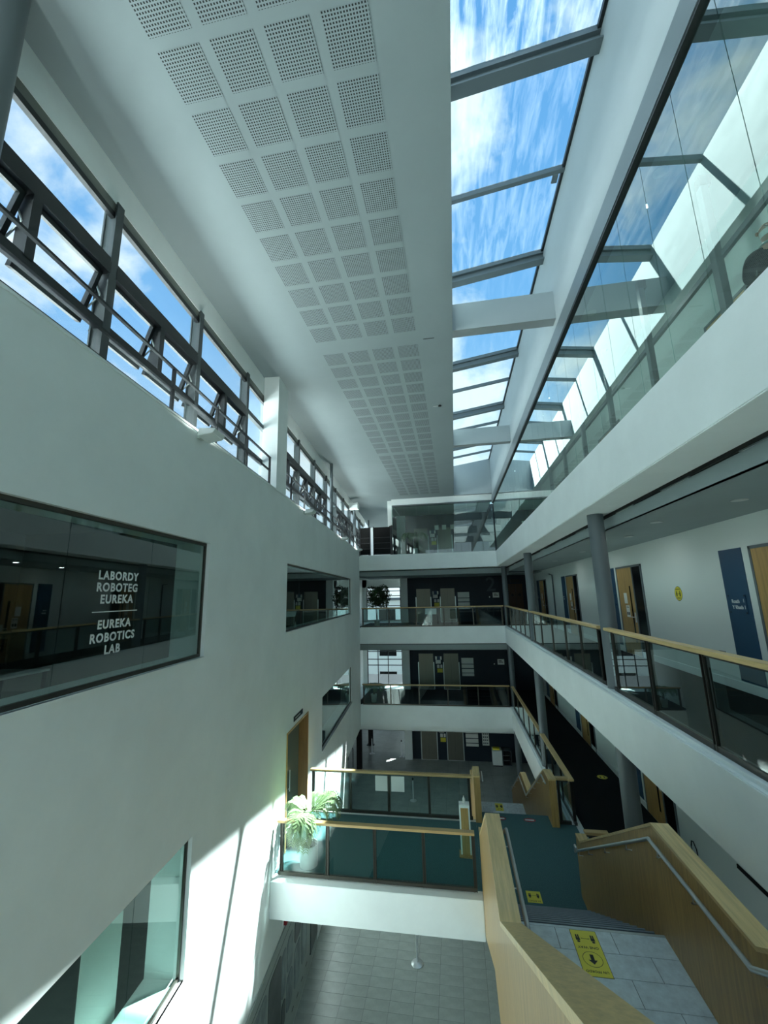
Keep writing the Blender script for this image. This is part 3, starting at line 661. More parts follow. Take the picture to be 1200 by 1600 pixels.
# hand sanitiser pedestal
t = thing('sanitiser_stand', 'slim white and oak hand sanitiser pedestal standing on the bridge', 'sanitiser stand', (-0.05, 10.83, 4.014))
bx(-0.16, 0.16, -0.14, 0.14, 0, 0.02).build('foot', M_oak, t)
bx(-0.12, 0.12, -0.04, 0.10, 0.02, 1.02).build('casing', M_white, t); bx(-0.085, 0.085, -0.055, -0.04, 0.02, 0.96).build('front_panel', M_oak, t)
bx(-0.12, 0.12, -0.06, 0.10, 1.02, 1.04).build('top', M_paper, t)
MB().lathe([(0.03, 0), (0.03, 0.1), (0.012, 0.12), (0.012, 0.15)], (0.0, 0.02, 1.04), 12).build('bottle', M_paper, t, True)
MB().tube([(0, 0.02, 1.18), (0, -0.04, 1.19), (0, -0.05, 1.17)], 0.006, 6).build('pump', M_chrome, t)

# ================================================================== STAIR
st = thing('staircase', 'oak walled staircase with stone landings descending past the bridge', 'staircase', (0, 0, 0))
XL, XR = 0.39, 2.11
def flight(y0, z0, z1, n, run):
    rise = (z0 - z1) / n; tr = run / (n - 0)
    for i in range(n):
        zt = z0 - rise * (i + 1) + 0.0; ya = y0 + tr * i
        if i == n - 1: continue
        s = MB(); s.box(XL + 0.004, XR - 0.004, ya, ya + tr + 0.03, zt - 0.20, zt - 0.002); 
        sp = s.build('step', M_step, st)
        bx(XL + 0.004, XR - 0.004, ya + tr + 0.012, ya + tr + 0.034, zt - 0.02, zt + 0.004).build('nosing', M_nose, sp)
flight(0.5, 8.05, 6.0, 12, 3.55)
flight(5.87, 6.0, 4.0, 12, 3.56)
flight(12.78, 4.0, 2.0, 12, 3.5)
flight(18.0, 2.0, 0.0, 12, 3.5)
for z_, ya, yb in ((6.0, 4.05, 5.87), (2.0, 16.22, 18.0)):
    ld = bx(XL, XR, ya, yb, z_ - 0.35, z_ - 0.006).build('landing', M_grout, st)
    r = 0; y = yb
    while y > ya + 0.02:
        y2 = max(ya, y - 0.30); off = 0.30 * ((r + 1) % 2)
        x = 0.03 + off + (0.0)
        while x < XR:
            a = max(XL + 0.003, x + 0.003); b = min(XR - 0.003, x + 0.6 - 0.003)
            if b - a > 0.02: bx(a, b, y2 + 0.003, y - 0.003, z_ - 0.006, z_).build('tile', M_ltile, ld)
            x += 0.6
        y = y2; r += 1
    bx(XL, XR, yb - 0.004, yb + 0.03, z_ - 0.05, z_ + 0.002).build('nosing', M_trim, st)
# first floor landing in teal carpet, joined to the gallery
MB().prism([(XB1, YB0), (2.56, YB0), (2.56, 12.4), (2.11, 12.4), (2.11, 12.78), (XB1, 12.78)], 2, 3.45, 4.0).build('landing_slab', M_white, st)
MB().prism([(XB1 + 0.0, YB0), (2.11, YB0), (2.11, 9.75), (2.70, 9.75), (2.70, 12.4), (2.11, 12.4), (2.11, 12.78), (XB1 + 0.16, 12.78), (XB1 + 0.16, 12.25), (XB1, 12.25)], 2, 4.0, 4.016).build('landing_carpet', M_teal, st)
# oak side walls (parapets)
def parapet(x0, x1, poly, cap):
    p = MB().prism(poly, 0, x0, x1).build('parapet', M_oak, st)
    q = MB()
    for (ya, za), (yb, zb) in zip(cap, cap[1:]):
        q.prism([(ya, za), (yb, zb), (yb, zb + 0.035), (ya, za + 0.035)], 0, x0 - 0.006, x1 + 0.006)
    q.build('capping', M_oaky, p)
    return p
SL = (6.0 - 4.0) / 3.56
capA = [(0.3, 9.25), (0.55, 9.20), (4.12, 7.10), (5.87, 7.10), (9.50, 5.06), (9.78, 5.06)]
polyA = [(0.3, 9.25), (0.55, 9.20), (4.12, 7.10), (5.87, 7.10), (9.50, 5.06), (9.78, 5.06), (9.78, 3.42), (9.43, 3.42), (6.0, 5.42), (4.3, 5.42), (0.55, 7.45), (0.3, 7.45)]
capB = [(12.22, 5.07), (12.86, 5.07), (16.40, 3.06), (18.0, 3.06), (21.5, 1.06), (21.75, 1.06)]
polyB = [(12.22, 5.07), (12.86, 5.07), (16.40, 3.06), (18.0, 3.06), (21.5, 1.06), (21.75, 1.06), (21.75, 0.0), (21.0, 0.0), (18.0, 1.45), (16.3, 1.45), (12.9, 3.42), (12.22, 3.42)]
parapet(0.23, XL, polyA, capA); parapet(XR, 2.29, polyA, capA); parapet(0.23, XL, polyB, capB); parapet(XR, 2.29, polyB, capB)
# stainless handrails
def hand(x, side, pts, br_at):
    h = MB().tube([(x, p[0], p[1]) for p in pts], 0.021, 12).build('handrail', M_chrome, st, True)
    for ya in br_at:
        for (a, za), (b, zb) in zip(pts, pts[1:]):
            if a <= ya <= b and b > a:
                z = za + (zb - za) * (ya - a) / (b - a)
                MB().tube([(x, ya, z - 0.015), (x, ya, z - 0.075), (x + side * 0.065, ya, z - 0.085)], 0.006, 6).lathe([(0.0, 0), (0.02, 0)], (x, ya, z - 0.08), 8).build('bracket', M_chrome, h)
hA = [(0.6, 9.0), (4.10, 7.0), (5.80, 7.0), (9.44, 4.96), (9.62, 4.96)]
hA2 = [(0.6, 9.0), (4.10, 7.0), (5.80, 7.0), (9.44, 4.96), (9.62, 4.96), (9.63, 4.84)]
hand(XR - 0.07, 1, hA2, [1.5, 2.8, 3.9, 4.9, 5.6, 6.6, 7.6, 8.6, 9.3]); hand(XL + 0.07, -1, hA2, [1.5, 2.8, 3.9, 4.9, 5.6, 6.6, 7.6, 8.6, 9.3])
hB = [(12.30, 4.97), (12.86, 4.97), (16.40, 2.96), (18.0, 2.96), (21.6, 0.96)]
hand(XR - 0.07, 1, hB, [12.6, 13.6, 14.5, 15.4, 16.3, 17.5, 18.6, 20.0]); hand(XL + 0.07, -1, hB, [12.6, 13.6, 14.5, 15.4, 16.3, 17.5, 18.6, 20.0])

# floor stickers
def person_icon(m, x, y, s):
    """tiny standing figure, head towards -y"""
    m.add([(x + s * 0.16 * math.cos(a), y - s * 0.42 + s * 0.13 * math.sin(a), 0.003) for a in [k * math.pi / 4 for k in range(8)]], [tuple(range(8))])
    m.box(x - s * 0.2, x + s * 0.2, y - s * 0.26, y + s * 0.08, 0.002, 0.003); m.box(x - s * 0.17, x - s * 0.03, y + s * 0.08, y + s * 0.5, 0.002, 0.003); m.box(x + s * 0.03, x + s * 0.17, y + s * 0.08, y + s * 0.5, 0.002, 0.003)
def dist_arrow(m, x0, x1, y, s):
    m.box(x0 + s, x1 - s, y - s * 0.15, y + s * 0.15, 0.002, 0.003)
    m.add([(x0, y, 0.003), (x0 + 1.4 * s, y - 0.6 * s, 0.003), (x0 + 1.4 * s, y + 0.6 * s, 0.003)], [(0, 1, 2)]); m.add([(x1, y, 0.003), (x1 - 1.4 * s, y - 0.6 * s, 0.003), (x1 - 1.4 * s, y + 0.6 * s, 0.003)], [(0, 1, 2)])
def ring(m, x, y, r0, r1, seg=28):
    v = []; f = []
    for k in range(seg):
        a = 2 * math.pi * k / seg; v += [(x + r0 * math.cos(a), y + r0 * math.sin(a), 0.003), (x + r1 * math.cos(a), y + r1 * math.sin(a), 0.003)]
    for k in range(seg): f.append((2 * k, 2 * k + 1, (2 * k + 3) % (2 * seg), (2 * k + 2) % (2 * seg)))
    m.add(v, f)
t = thing('floor_sticker', 'large yellow one way floor sticker on the stone landing', 'floor sticker', (1.225, 5.555, 6.0))
bx(-0.14, 0.14, -0.3, 0.3, 0, 0.001).build('border', M_ink, t); bx(-0.135, 0.135, -0.295, 0.295, 0, 0.002).build('vinyl', M_yellow, t)
m = MB(); person_icon(m, -0.078, 0.18, 0.105); person_icon(m, 0.078, 0.18, 0.105); dist_arrow(m, -0.048, 0.048, 0.18, 0.012); ring(m, 0.0, -0.09, 0.094, 0.099)
m.add([(0, -0.155, .003), (-0.045, -0.10, .003), (-0.018, -0.10, .003), (-0.018, -0.03, .003), (0.018, -0.03, .003), (0.018, -0.10, .003), (0.045, -0.10, .003)], [(0, 1, 2), (0, 2, 5), (0, 5, 6), (2, 3, 4, 5)])
for txt, yy in (('ONE WAY', 0.075), ('UN FFORDD', -0.225)):
    g = glyphs(txt, 0.044 if 'ONE' in txt else 0.038, AX_F, (0, yy, 0.002), 0.0008, spacing=1.05, bold=0.0006); m.add(g.v, g.f)
m.build('lettering', M_ink, t)
def mat_sign(lb, x, y, z, w, d, txt=True):
    t = thing('floor_sticker', lb, 'floor sticker', (x, y, z))
    bx(-w / 2, w / 2, -d / 2, d / 2, 0, 0.002).build('vinyl', M_yellow, t)
    m = MB(); person_icon(m, -w * 0.28, d * 0.1, d * 0.36); person_icon(m, w * 0.28, d * 0.1, d * 0.36); dist_arrow(m, -w * 0.17, w * 0.17, d * 0.1, 0.01)
    if txt:
        g = glyphs('2m APART', d * 0.15, AX_F, (0, -d * 0.30, 0.002), 0.0008); m.add(g.v, g.f)
    else:
        ring(m, 0, -d * 0.3, d * 0.10, d * 0.12)
    m.build('symbols', M_ink, t)
mat_sign('square yellow keep apart sticker on the teal landing at the foot of the upper flight', 1.20, 9.645, 4.016, 0.27, 0.32)
mat_sign('yellow floor sticker on the lower stone landing', 1.21, 17.66, 2.0, 0.28, 0.56, False)
t = thing('floor_sticker', 'round yellow floor sticker on the dark lowest gallery', 'floor sticker', (4.3, 15.4, 4.012))
MB().lathe([(0.15, 0), (0.15, 0.002)], seg=32).build('vinyl', M_yellow, t); m = MB(); person_icon(m, -0.06, 0, 0.12); person_icon(m, 0.06, 0, 0.12); ring(m, 0, 0, 0.12, 0.13); m.build('symbols', M_ink, t)
for i, (x, y) in enumerate(((0.86, 12.5), (1.60, 12.5), )):
    t = thing('floor_strip', ('short red and white floor strip beside the left stair wall', 'short red and white floor strip in the middle of the teal landing')[i], 'floor marking', (x, y, 4.016))
    MB().lathe([(0.15, 0), (0.15, 0.001)], seg=24).build('disc', M_red, t).scale = (1, 0.6, 1); bx(-0.11, 0.11, -0.03, 0.03, 0, 0.003).build('bar', M_whiteink, t)

# ================================================================== RIGHT GALLERY DOORS
FL = {3: 12.072, 2: 8.062, 1: 4.012}
flname = {3: 'top', 2: 'middle', 1: 'lowest'}
ordn = ['nearest', 'second', 'third', 'fourth']
n_door = 2
for lev in (2, 1, 3):
    for k in range(4):
        y0 = 5.95 + 5.74 * k; y1 = y0 + 1.68; z = FL[lev]; H = 2.40
        d = tag(bpy.data.objects.new('door_%d' % n_door, None), '%s oak door with dark side glass along the %s right gallery' % (ordn[k], flname[lev]), 'door', kind='structure'); COL.objects.link(d)
        d.location = (4.8, y0, z); n_door += 1; W = y1 - y0
        m = MB(); m.box(-0.03, 0, 0, 0.05, 0, H).box(-0.03, 0, W - 0.05, W, 0, H).box(-0.03, 0, 0, W, H - 0.05, H).box(-0.03, 0, 0.57, 0.61, 0, H); m.build('door_frame', M_grey, d)
        bx(-0.022, 0, 0.61, W - 0.05, 0.005, H - 0.05).build('door_leaf', M_oak, d)
        bx(-0.012, 0, 0.05, 0.57, 0.0, H - 0.05).build('side_glass', M_screen, d)
        bx(-0.026, -0.018, 0.80, 0.88, 0.35, 1.85).build('vision_panel', M_screen, d)
        h = MB().tube([(-0.022, 0.70, 1.02), (-0.07, 0.70, 1.02), (-0.075, 0.72, 1.02), (-0.075, 0.84, 1.02)], 0.011, 8).build('lever_handle', M_chrome, d)
        bx(-0.026, -0.02, 0.66, 0.74, 0.88, 1.14).build('handle_plate', M_chrome, d)
        if lev != 3:
            bx(-0.025, -0.022, 1.10, 1.31, 1.37, 1.66).build('notice', M_paper, d); q = bx(-0.025, -0.022, 1.02, 1.25, 1.00, 1.32).build('notice', M_paper, d)
            bx(-0.026, -0.025, 1.05, 1.12, 1.06, 1.14).box(-0.026, -0.025, 1.15, 1.22, 1.06, 1.14).box(-0.026, -0.025, 1.05, 1.22, 1.26, 1.28).build('print', M_navy, q)
        if lev != 3:
            p = thing('wall_panel', 'tall blue panel beside the %s oak door of the %s right gallery' % (ordn[k], flname[lev]), 'wall panel', (4.8, y1 + 0.20, z))
            bx(-0.014, 0, 0, 0.60, 0.17, H).build('board', M_bluep, p)
            pl = bx(-0.030, -0.020, 0.08, 0.53, 1.30, 1.62).build('sign_plate', M_bluep, p)
            s = MB()
            for a in (0.10, 0.51):
                for b in (1.32, 1.60): s.box(-0.034, -0.014, a - 0.012, a + 0.012, b - 0.012, b + 0.012)
            s.build('stand_off', M_dark, pl)
            if lev == 2 and k == 0:
                m = MB()
                for txt, zz in (('Roath', 1.48), ('Y Rhath', 1.38)):
                    glyphs(txt, 0.085, AX_R, (-0.0305, 0.44, zz), 0.001, 'LEFT', bold=0.002).build('lettering', M_whiteink, pl)
                m.box(-0.032, -0.03, 0.125, 0.135, 1.49, 1.55).box(-0.032, -0.03, 0.115, 0.125, 1.38, 1.44); m.build('numeral_marks', M_whiteink, pl)
            else:
                bx(-0.032, -0.030, 0.30, 0.44, 1.49, 1.53).build('lettering', M_whiteink, pl); bx(-0.032, -0.030, 0.26, 0.44, 1.40, 1.44).build('lettering', M_whiteink, pl)
t = thing('wall_sticker', 'round yellow keep apart sticker on the middle right gallery wall', 'sticker', (4.80, 10.06, 9.70))
def disc_x(m, r0, x): m.add([(x, r0 * math.cos(k * math.pi / 16), r0 * math.sin(k * math.pi / 16)) for k in range(32)], [tuple(range(32))]); return m
a = MB(); disc_x(a, 0.155, -0.0015); a.build('border', M_ink, t); a = MB(); disc_x(a, 0.146, -0.003); a.build('vinyl', M_yellow, t)
a = MB()
for sgn in (-1, 1): a.box(-0.005, -0.0035, sgn * 0.065 - 0.018, sgn * 0.065 + 0.018, -0.06, 0.03); a.box(-0.005, -0.0035, sgn * 0.065 - 0.011, sgn * 0.065 + 0.011, 0.036, 0.058)
a.box(-0.005, -0.0035, -0.045, 0.045, -0.01, -0.002).box(-0.005, -0.0035, -0.09, 0.09, 0.09, 0.102).box(-0.005, -0.0035, -0.08, 0.08, -0.10, -0.088); a.build('symbols', M_ink, t)
t = thing('socket_box', 'small grey socket box low on the middle right gallery wall', 'socket', (4.8, 8.82, 8.62)); bx(-0.04, 0, -0.07, 0.07, -0.05, 0.05).build('casing', M_grey, t); bx(-0.043, -0.04, -0.05, 0.05, -0.03, 0.03).build('plate', M_trim, t)
t = thing('drain_pipe', 'thin vertical pipe on the middle right gallery wall between the second and third columns', 'pipe', (4.76, 21.5, 8.07)); MB().tube([(0, 0, 0), (0, 0, 2.55), (-0.05, 0.35, 2.6)], 0.03, 8).build('pipe', M_grey, t, True)
t = thing('hose_loop', 'black looped hose hanging on the lowest right gallery wall', 'hose', (4.76, 11.0, 4.1)); MB().tube([(0, 0.10, 0), (0, 0.13, 0.25), (0, 0.09, 0.36), (0, 0.02, 0.38), (0, -0.08, 0.28), (0, -0.12, 0.0)], 0.012, 8).build('loop', M_ink, t, True); bx(0, 0.04, -0.14, 0.15, -0.1, 0.02).build('bracket', M_dark, t)
t = thing('wall_ledge', 'dark narrow slot high on the lowest right gallery wall', 'wall slot', (4.79, 8.4, 4.86)); bx(-0.01, 0.01, -0.8, 1.13, -0.03, 0.03).build('slot', M_black, t); bx(-0.015, 0.01, -0.8, 1.13, -0.035, -0.03).build('lip', M_dark, t)
# exit door at the end of the middle gallery
d = tag(bpy.data.objects.new('door_20', None), 'dark double door under a sign at the far end of the middle gallery', 'door', kind='structure'); COL.objects.link(d); d.location = (3.4, W_END, 8.06)
bx(0, 0.42, -0.03, 0, 0, 2.3).build('door_leaf', M_oakdark, d); bx(0.44, 0.86, -0.03, 0, 0, 2.3).build('door_leaf', M_oakdark, d)
for x in (0.21, 0.65):
    MB().lathe([(0.09, -0.002), (0.09, 0.002)], seg=20).build('porthole', M_screen, d).matrix_local = Matrix.Translation((x, -0.034, 1.6)) @ Matrix.Rotation(math.pi / 2, 4, 'X')
bx(0.15, 0.7, -0.04, 0, 2.4, 2.6).build('sign_box', M_dark, d)
# downlights of the middle gallery ceiling, with area lights added as fill
i = 0
for y, x in ((1.2, 3.9), (3.6, 3.9), (6.2, 3.9), (7.9, 3.6), (9.9, 3.9), (11.2, 3.6), (13.3, 3.9), (16.9, 3.9)):
    t = thing('downlight', ORD[i] + ' round downlight along the middle right gallery ceiling', 'downlight', (x, y, 10.97), group='downlights of the middle right gallery')
    i += 1
    MB().lathe([(0.10, 0.0), (0.10, -0.008), (0.075, -0.008)], seg=20).build('bezel', M_trim, t); MB().lathe([(0.075, -0.004), (0.075, -0.006)], seg=20).build('diffuser', M_ceil, t)
    la = bpy.data.lights.new('downlight', 'AREA'); la.shape = 'DISK'; la.size = 0.14; la.energy = 1.0; la.color = (0.93, 1.0, 0.97)
    lo = bpy.data.objects.new('downlight_fill', la); COL.objects.link(lo); lo.parent = t; lo.location = (0, 0, -0.012)

# ================================================================== LIFTS AND LOBBY SIGNS
nm_l = {0.0: 'ground floor', 4.012: 'lowest gallery', 8.062: 'middle gallery', 12.072: 'top gallery'}
for z in (0.0, 4.012, 8.062, 12.072):
    for k, x in enumerate((-2.01, -0.44)):
        t = thing('lift', ('left', 'right')[k] + ' steel lift entrance of the ' + nm_l[z] + ' lobby', 'lift', (x, W_END, z))
        bx(-0.455, -0.003, -0.03, 0, 0, 2.12).build('lift_door', M_lift, t); bx(0.003, 0.455, -0.03, 0, 0, 2.12).build('lift_door', M_lift, t)
        for sx in (-0.51, 0.46): bx(sx, sx + 0.05, -0.09, 0, 0, 1.60).build('door_guard', M_trim, t)
        bx(-0.5, 0.5, -0.08, 0, -0.01, 0.01).build('sill', M_chrome, t)
    b = z - (0 if z == 0 else 0.012)
    nb = [(-1.42, 1.76, 0.10, 0.20, M_paper), (-1.28, 1.76, 0.14, 0.22, M_bluep), (-1.12, 1.76, 0.10, 0.20, M_paper), (-1.40, 1.52, 0.32, 0.22, M_paper), (-1.33, 1.26, 0.16, 0.20, M_paper), (-1.12, 1.26, 0.12, 0.20, M_paper)]
    t = thing('notice_group', 'cluster of small notices between the lifts of the ' + nm_l[z] + ' lobby', 'notices', (-1.22, W_END, b))
    for x, zz, w, h, mm in nb: bx(x + 1.22, x + 1.22 + w, -0.01, 0, zz, zz + h).build('notice', mm, t)
    bx(-0.1, 0.22, -0.012, 0, 1.0, 1.23).build('yellow_notice', M_yellow, t)
    if z < 12:
        t = thing('directory_sign', 'stack of four pale directory plates right of the lifts in the ' + nm_l[z] + ' lobby', 'sign', (0.57, W_END, b))
        for za, zb in ((1.52, 1.87), (1.27, 1.48), (1.00, 1.22), (0.80, 0.96)): bx(-0.37, 0.37, -0.02, 0, za, zb).build('plate', M_paper, t)
    if 4 < z < 12:
        t = thing('room_notice', 'small white notice at the right end of the navy wall in the ' + nm_l[z] + ' lobby', 'notice', (2.6, W_END, b))
        bx(-0.2, 0.2, -0.015, 0, 1.48, 1.8).build('plate', M_paper, t); bx(-0.13, 0.13, -0.017, -0.015, 1.60, 1.64).box(-0.13, 0.05, -0.017, -0.015, 1.68, 1.72).build('lettering', M_ink, t)
        t = thing('call_button', 'small white round button on the navy wall of the ' + nm_l[z] + ' lobby', 'button', (2.2, W_END, b)); bx(-0.035, 0.035, -0.02, 0, 1.48, 1.56).build('plate', M_paper, t, bevel=0.008); bx(-0.012, 0.012, -0.026, -0.02, 1.5, 1.53).build('push', M_chrome, t)
tag(glyphs('2', 1.25, AX_E, (2.33, W_END - 0.012, 9.95), 0.01, bold=0.012).build('floor_numeral', mat('numeral_grey', (58, 72, 80), 0.5)), 'large dark grey numeral 2 on the navy wall', 'numeral')
t = thing('notice_board', 'white printed board near the right end of the ground floor navy wall', 'notice board', (1.37, W_END, 0)); bx(-0.2, 0.2, -0.02, 0, 0.88, 1.68).build('board', M_paper, t)
m = MB()
for i in range(4):
    for j in range(3): m.box(-0.15 + 0.11 * j, -0.08 + 0.11 * j, -0.022, -0.02, 0.96 + 0.17 * i, 1.04 + 0.17 * i)
m.build('print', M_grey, t)
# reception cabinet, ground floor
t = thing('cabinet', 'white cabinet with a yellow tray at the right end of the ground floor lobby', 'cabinet', (1.95, 27.2, 0))
bx(-0.28, 0.26, -0.3, 0.3, 0.06, 0.84).build('body', M_white, t); bx(-0.25, 0.24, -0.33, -0.3, 0.1, 0.8).build('door', M_white, t); bx(-0.28, 0.26, -0.28, 0.3, 0, 0.06).build('plinth', M_dark, t)
tag(bx(1.72, 2.1, 27.0, 27.3, 0.84, 0.92).build('tray', M_yellow), 'yellow tray lying on the white lobby cabinet', 'tray')
t = thing('shelf_unit', 'dark open shelf unit beside the white lobby cabinet', 'shelves', (2.5, 27.25, 0))
for z in (0.02, 0.28, 0.54, 0.80): bx(-0.25, 0.25, -0.25, 0.25, z, z + 0.03).build('shelf', M_grey, t)
for x in (-0.25, 0.22): bx(x, x + 0.03, -0.25, 0.25, 0, 0.83).build('side_panel', M_grey, t)
for z in (0.05, 0.31, 0.57): tag(bx(2.3, 2.62, 27.05, 27.4, z, z + 0.15).build('box_file', M_black), 'dark box file on the %s shelf of the lobby shelf unit' % {0.05: 'lowest', 0.31: 'middle', 0.57: 'top'}[z], 'box file')
# lectern with a white slanted top and a folded card, middle lobby
t = thing('lectern', 'small lectern with slanted white top behind the middle lobby balustrade', 'lectern', (-1.38, 24.3, 8.06))
MB().prism([(-0.18, 0.66), (0.18, 0.94), (0.18, 0.96), (-0.18, 0.68)], 0, -0.32, 0.32).build('top', M_paper, t); bx(-0.03, 0.03, -0.02, 0.02, 0, 0.78).build('stem', M_dark, t); bx(-0.2, 0.2, -0.16, 0.16, 0, 0.02).build('base', M_dark, t)
t = thing('folded_card', 'white folded card sign standing on the floor behind the middle lobby balustrade', 'sign', (-1.75, 23.95, 8.06)); MB().prism([(-0.10, 0), (0.10, 0), (0.0, 0.42)], 1, -0.01, 0.01).build('front_leaf', M_paper, t); MB().prism([(-0.05, 0), (0.12, 0), (0.02, 0.40)], 1, 0.06, 0.08).build('rear_leaf', M_paper, t)
# top lobby sheets above the right lift
for x, lb in ((-1.12, 'left'), (-0.62, 'middle'), (-0.07, 'right')):
    tag(bx(x + 0.05, x + 0.32, W_END - 0.05, W_END - 0.035, 14.05, 14.36).build('notice_sheet', M_paper), 'white sheet above the right lift of the top lobby, %s of three' % lb, 'notice')
# inner dark door on the left of the middle lobby
t = tag(bpy.data.objects.new('door_21', None), 'dark oak door at the left side of the middle lobby', 'door', kind='structure'); COL.objects.link(t); t.location = (-6.3, 26.0, 8.06)
bx(0, 0.04, -0.5, 0.5, 0, 2.4).build('door_leaf', M_oakdark, t); bx(0.0, 0.06, -0.56, -0.5, 0, 2.46).box(0, 0.06, 0.5, 0.56, 0, 2.46).build('door_frame', M_dark, t)

# dark screens (gates) at the top left
for x0, x1, lb in ((-5.30, -4.66, 'left black slatted screen at the end of the left wall top'), (-4.50, -3.46, 'right black slatted screen beside the top lobby glass')):
    t = thing('black_screen', lb, 'screen', ((x0 + x1) / 2, D_END + 0.08, 12.06)); w = (x1 - x0) / 2
    bx(-w, w, 0.03, 0.06, 0.08, 1.68).build('infill_board', M_black, t)
    for z in (0.10, 0.42, 0.74, 1.06): bx(-w, w, -0.01, 0.02, z, z + 0.03).build('cross_bar', M_dark, t)
    for x in (-w, w - 0.04): bx(x, x + 0.04, -0.02, 0.05, 0, 1.72).build('upright', M_dark, t)
t = thing('screen_post', 'dark upright post at the corner of the top lobby glass', 'post', (-3.40, D_END + 0.06, 12.06)); bx(-0.05, 0.05, -0.04, 0.04, 0, 1.75).build('shaft', M_dark, t); bx(-0.14, 0.06, -0.02, 0.02, 1.66, 1.72).build('arm', M_dark, t)

# wedge lights on the left wall, with area lights added to brighten the ceiling
for s, lb in ((5.82, 'white wedge shaped light on the left wall nearest the viewer'), (11.9, 'white wedge shaped light on the left wall just past the broad white column'), (17.9, 'white wedge shaped light on the left wall by the slim post'), (22.6, 'white wedge shaped light at the far end of the left wall'), (-0.1, 'white wedge shaped light on the left wall behind the viewer')):
    t = thing('wedge_light', lb, 'wall light', Lw(-3.3, s, 12.30), TH)
    MB().prism([(0.06, -0.06), (0.30, -0.02), (0.34, 0.05), (0.08, 0.07)], 1, -0.17, 0.17).build('housing', M_white, t, bevel=0.008)
    bx(0, 0.08, -0.06, 0.06, -0.05, 0.05).build('bracket', M_trim, t); bx(0.10, 0.30, -0.15, 0.15, 0.065, 0.07).build('lens', M_trim, t)
    la = bpy.data.lights.new('uplight_fill', 'AREA'); la.shape = 'RECTANGLE'; la.size = 0.18; la.size_y = 0.28; la.energy = 17.0; la.color = (0.93, 1.0, 0.95)
    lo = bpy.data.objects.new('uplight_fill', la); COL.objects.link(lo); lo.parent = t; lo.location = (0.20, 0, 0.085); lo.rotation_euler = (math.radians(180), math.radians(-24), 0)

# ================================================================== GROUND FLOOR
def stanchion(lb, x, y):
    t = thing('stanchion', lb, 'barrier post', (x, y, 0))
    MB().lathe([(0.165, 0), (0.165, 0.012), (0.10, 0.035), (0.04, 0.05)], seg=28).build('base', M_chrome, t, True)
    MB().lathe([(0.030, 0.045), (0.030, 0.90)], seg=16).build('pole', M_chrome, t, True); MB().lathe([(0.036, 0.90), (0.036, 0.99), (0.02, 1.0)], seg=16).build('head', M_ink, t, True)
stanchion('chrome barrier post on the tiles just past the bridge, nearest the viewer', -1.54, 13.33)
stanchion('chrome barrier post seen through the rear bridge glass', -2.52, 22.35)
stanchion('chrome barrier post in the daylight at the far left of the lobby', -5.70, 28.12)
stanchion('chrome barrier post beside the white pier', -3.75, 27.7)
t = thing('totem', 'tall dark freestanding totem in the far left foyer', 'totem', (-6.1, 29.7, 0)); bx(-0.16, 0.16, -0.06, 0.06, 0.03, 2.1).build('panel', M_black, t); bx(-0.25, 0.25, -0.15, 0.15, 0, 0.03).build('base', M_dark, t)
t = thing('guard_rail', 'dark guard rail in the opening under the left wall', 'railing', (-6.6, 26.5, 0)); MB().tube([(-0.9, 1.4, 1.0), (0.2, -0.6, 1.0), (0.2, -0.6, 0)], 0.025, 8).build('top_rail', M_ink, t); MB().tube([(-0.35, 0.4, 0), (-0.35, 0.4, 1.0)], 0.02, 8).build('post', M_ink, t)
# display board flush on the lower left wall
t = thing('display_board', 'long grey display board with rounded photographs on the wall under the bridge', 'display board', Lw(-3.3, 11.0, 0), TH)
bx(0.0, 0.03, -4.5, 2.9, 0.10, 2.50).build('board', M_board, t)
bx(0.03, 0.034, -4.5, 2.9, 2.30, 2.305).build('joint', M_ink, t)
def rr_panel(parent, name, y0, y1, z0, z1, mm, depth=0.035):
    pts = []; r = min(0.14, (y1 - y0) * 0.3)
    for cx_, cz_, a0 in ((y1 - r, z0 + r, -90), (y1 - r, z1 - r, 0), (y0 + r, z1 - r, 90), (y0 + r, z0 + r, 180)):
        for k in range(5):
            a = math.radians(a0 + 22.5 * k); pts.append((cx_ + r * math.cos(a), cz_ + r * math.sin(a)))
    MB().prism(pts, 0, 0.03, depth + 0.004).build(name, mm, parent)
for y0, y1, z0, z1, mm in ((-3.6, -2.3, 0.5, 2.1, M_photo), (-2.15, -1.35, 0.5, 2.2, M_photo2), (-1.25, -0.45, 0.75, 2.2, M_photo), (-0.40, -0.12, 1.25, 2.1, M_photo2), (-0.40, -0.12, 0.70, 1.15, M_photo), (-0.04, 0.42, 1.45, 2.1, M_photo2), (-0.04, 0.42, 0.70, 1.38, M_photo2), (0.55, 1.1, 0.68, 1.5, M_photo2), (0.55, 1.1, 1.6, 2.1, M_photo), (1.2, 1.7, 0.7, 2.1, M_photo2)):
    rr_panel(t, 'photograph', y0, y1, z0, z1, mm)
bx(0.03, 0.05, 2.08, 2.85, 0.34, 2.1).build('dark_poster', M_photo, t)
m = MB()
for i in range(16): m.box(0.034, 0.036, -4.0 + 0.40 * i, -3.86 + 0.40 * i, 0.38 + 0.02 * (i % 3), 0.41 + 0.02 * (i % 3))
m.build('caption_text', M_ink, t)
t = thing('alarm_sounder', 'small red alarm sounder on the left wall just under the bridge', 'alarm', Lw(-3.3, 10.75, 2.66), TH); bx(0, 0.09, -0.07, 0.07, -0.06, 0.06).build('casing', M_red, t, bevel=0.012); bx(0, 0.02, -0.08, 0.08, -0.07, 0.07).build('back_plate', M_white, t)

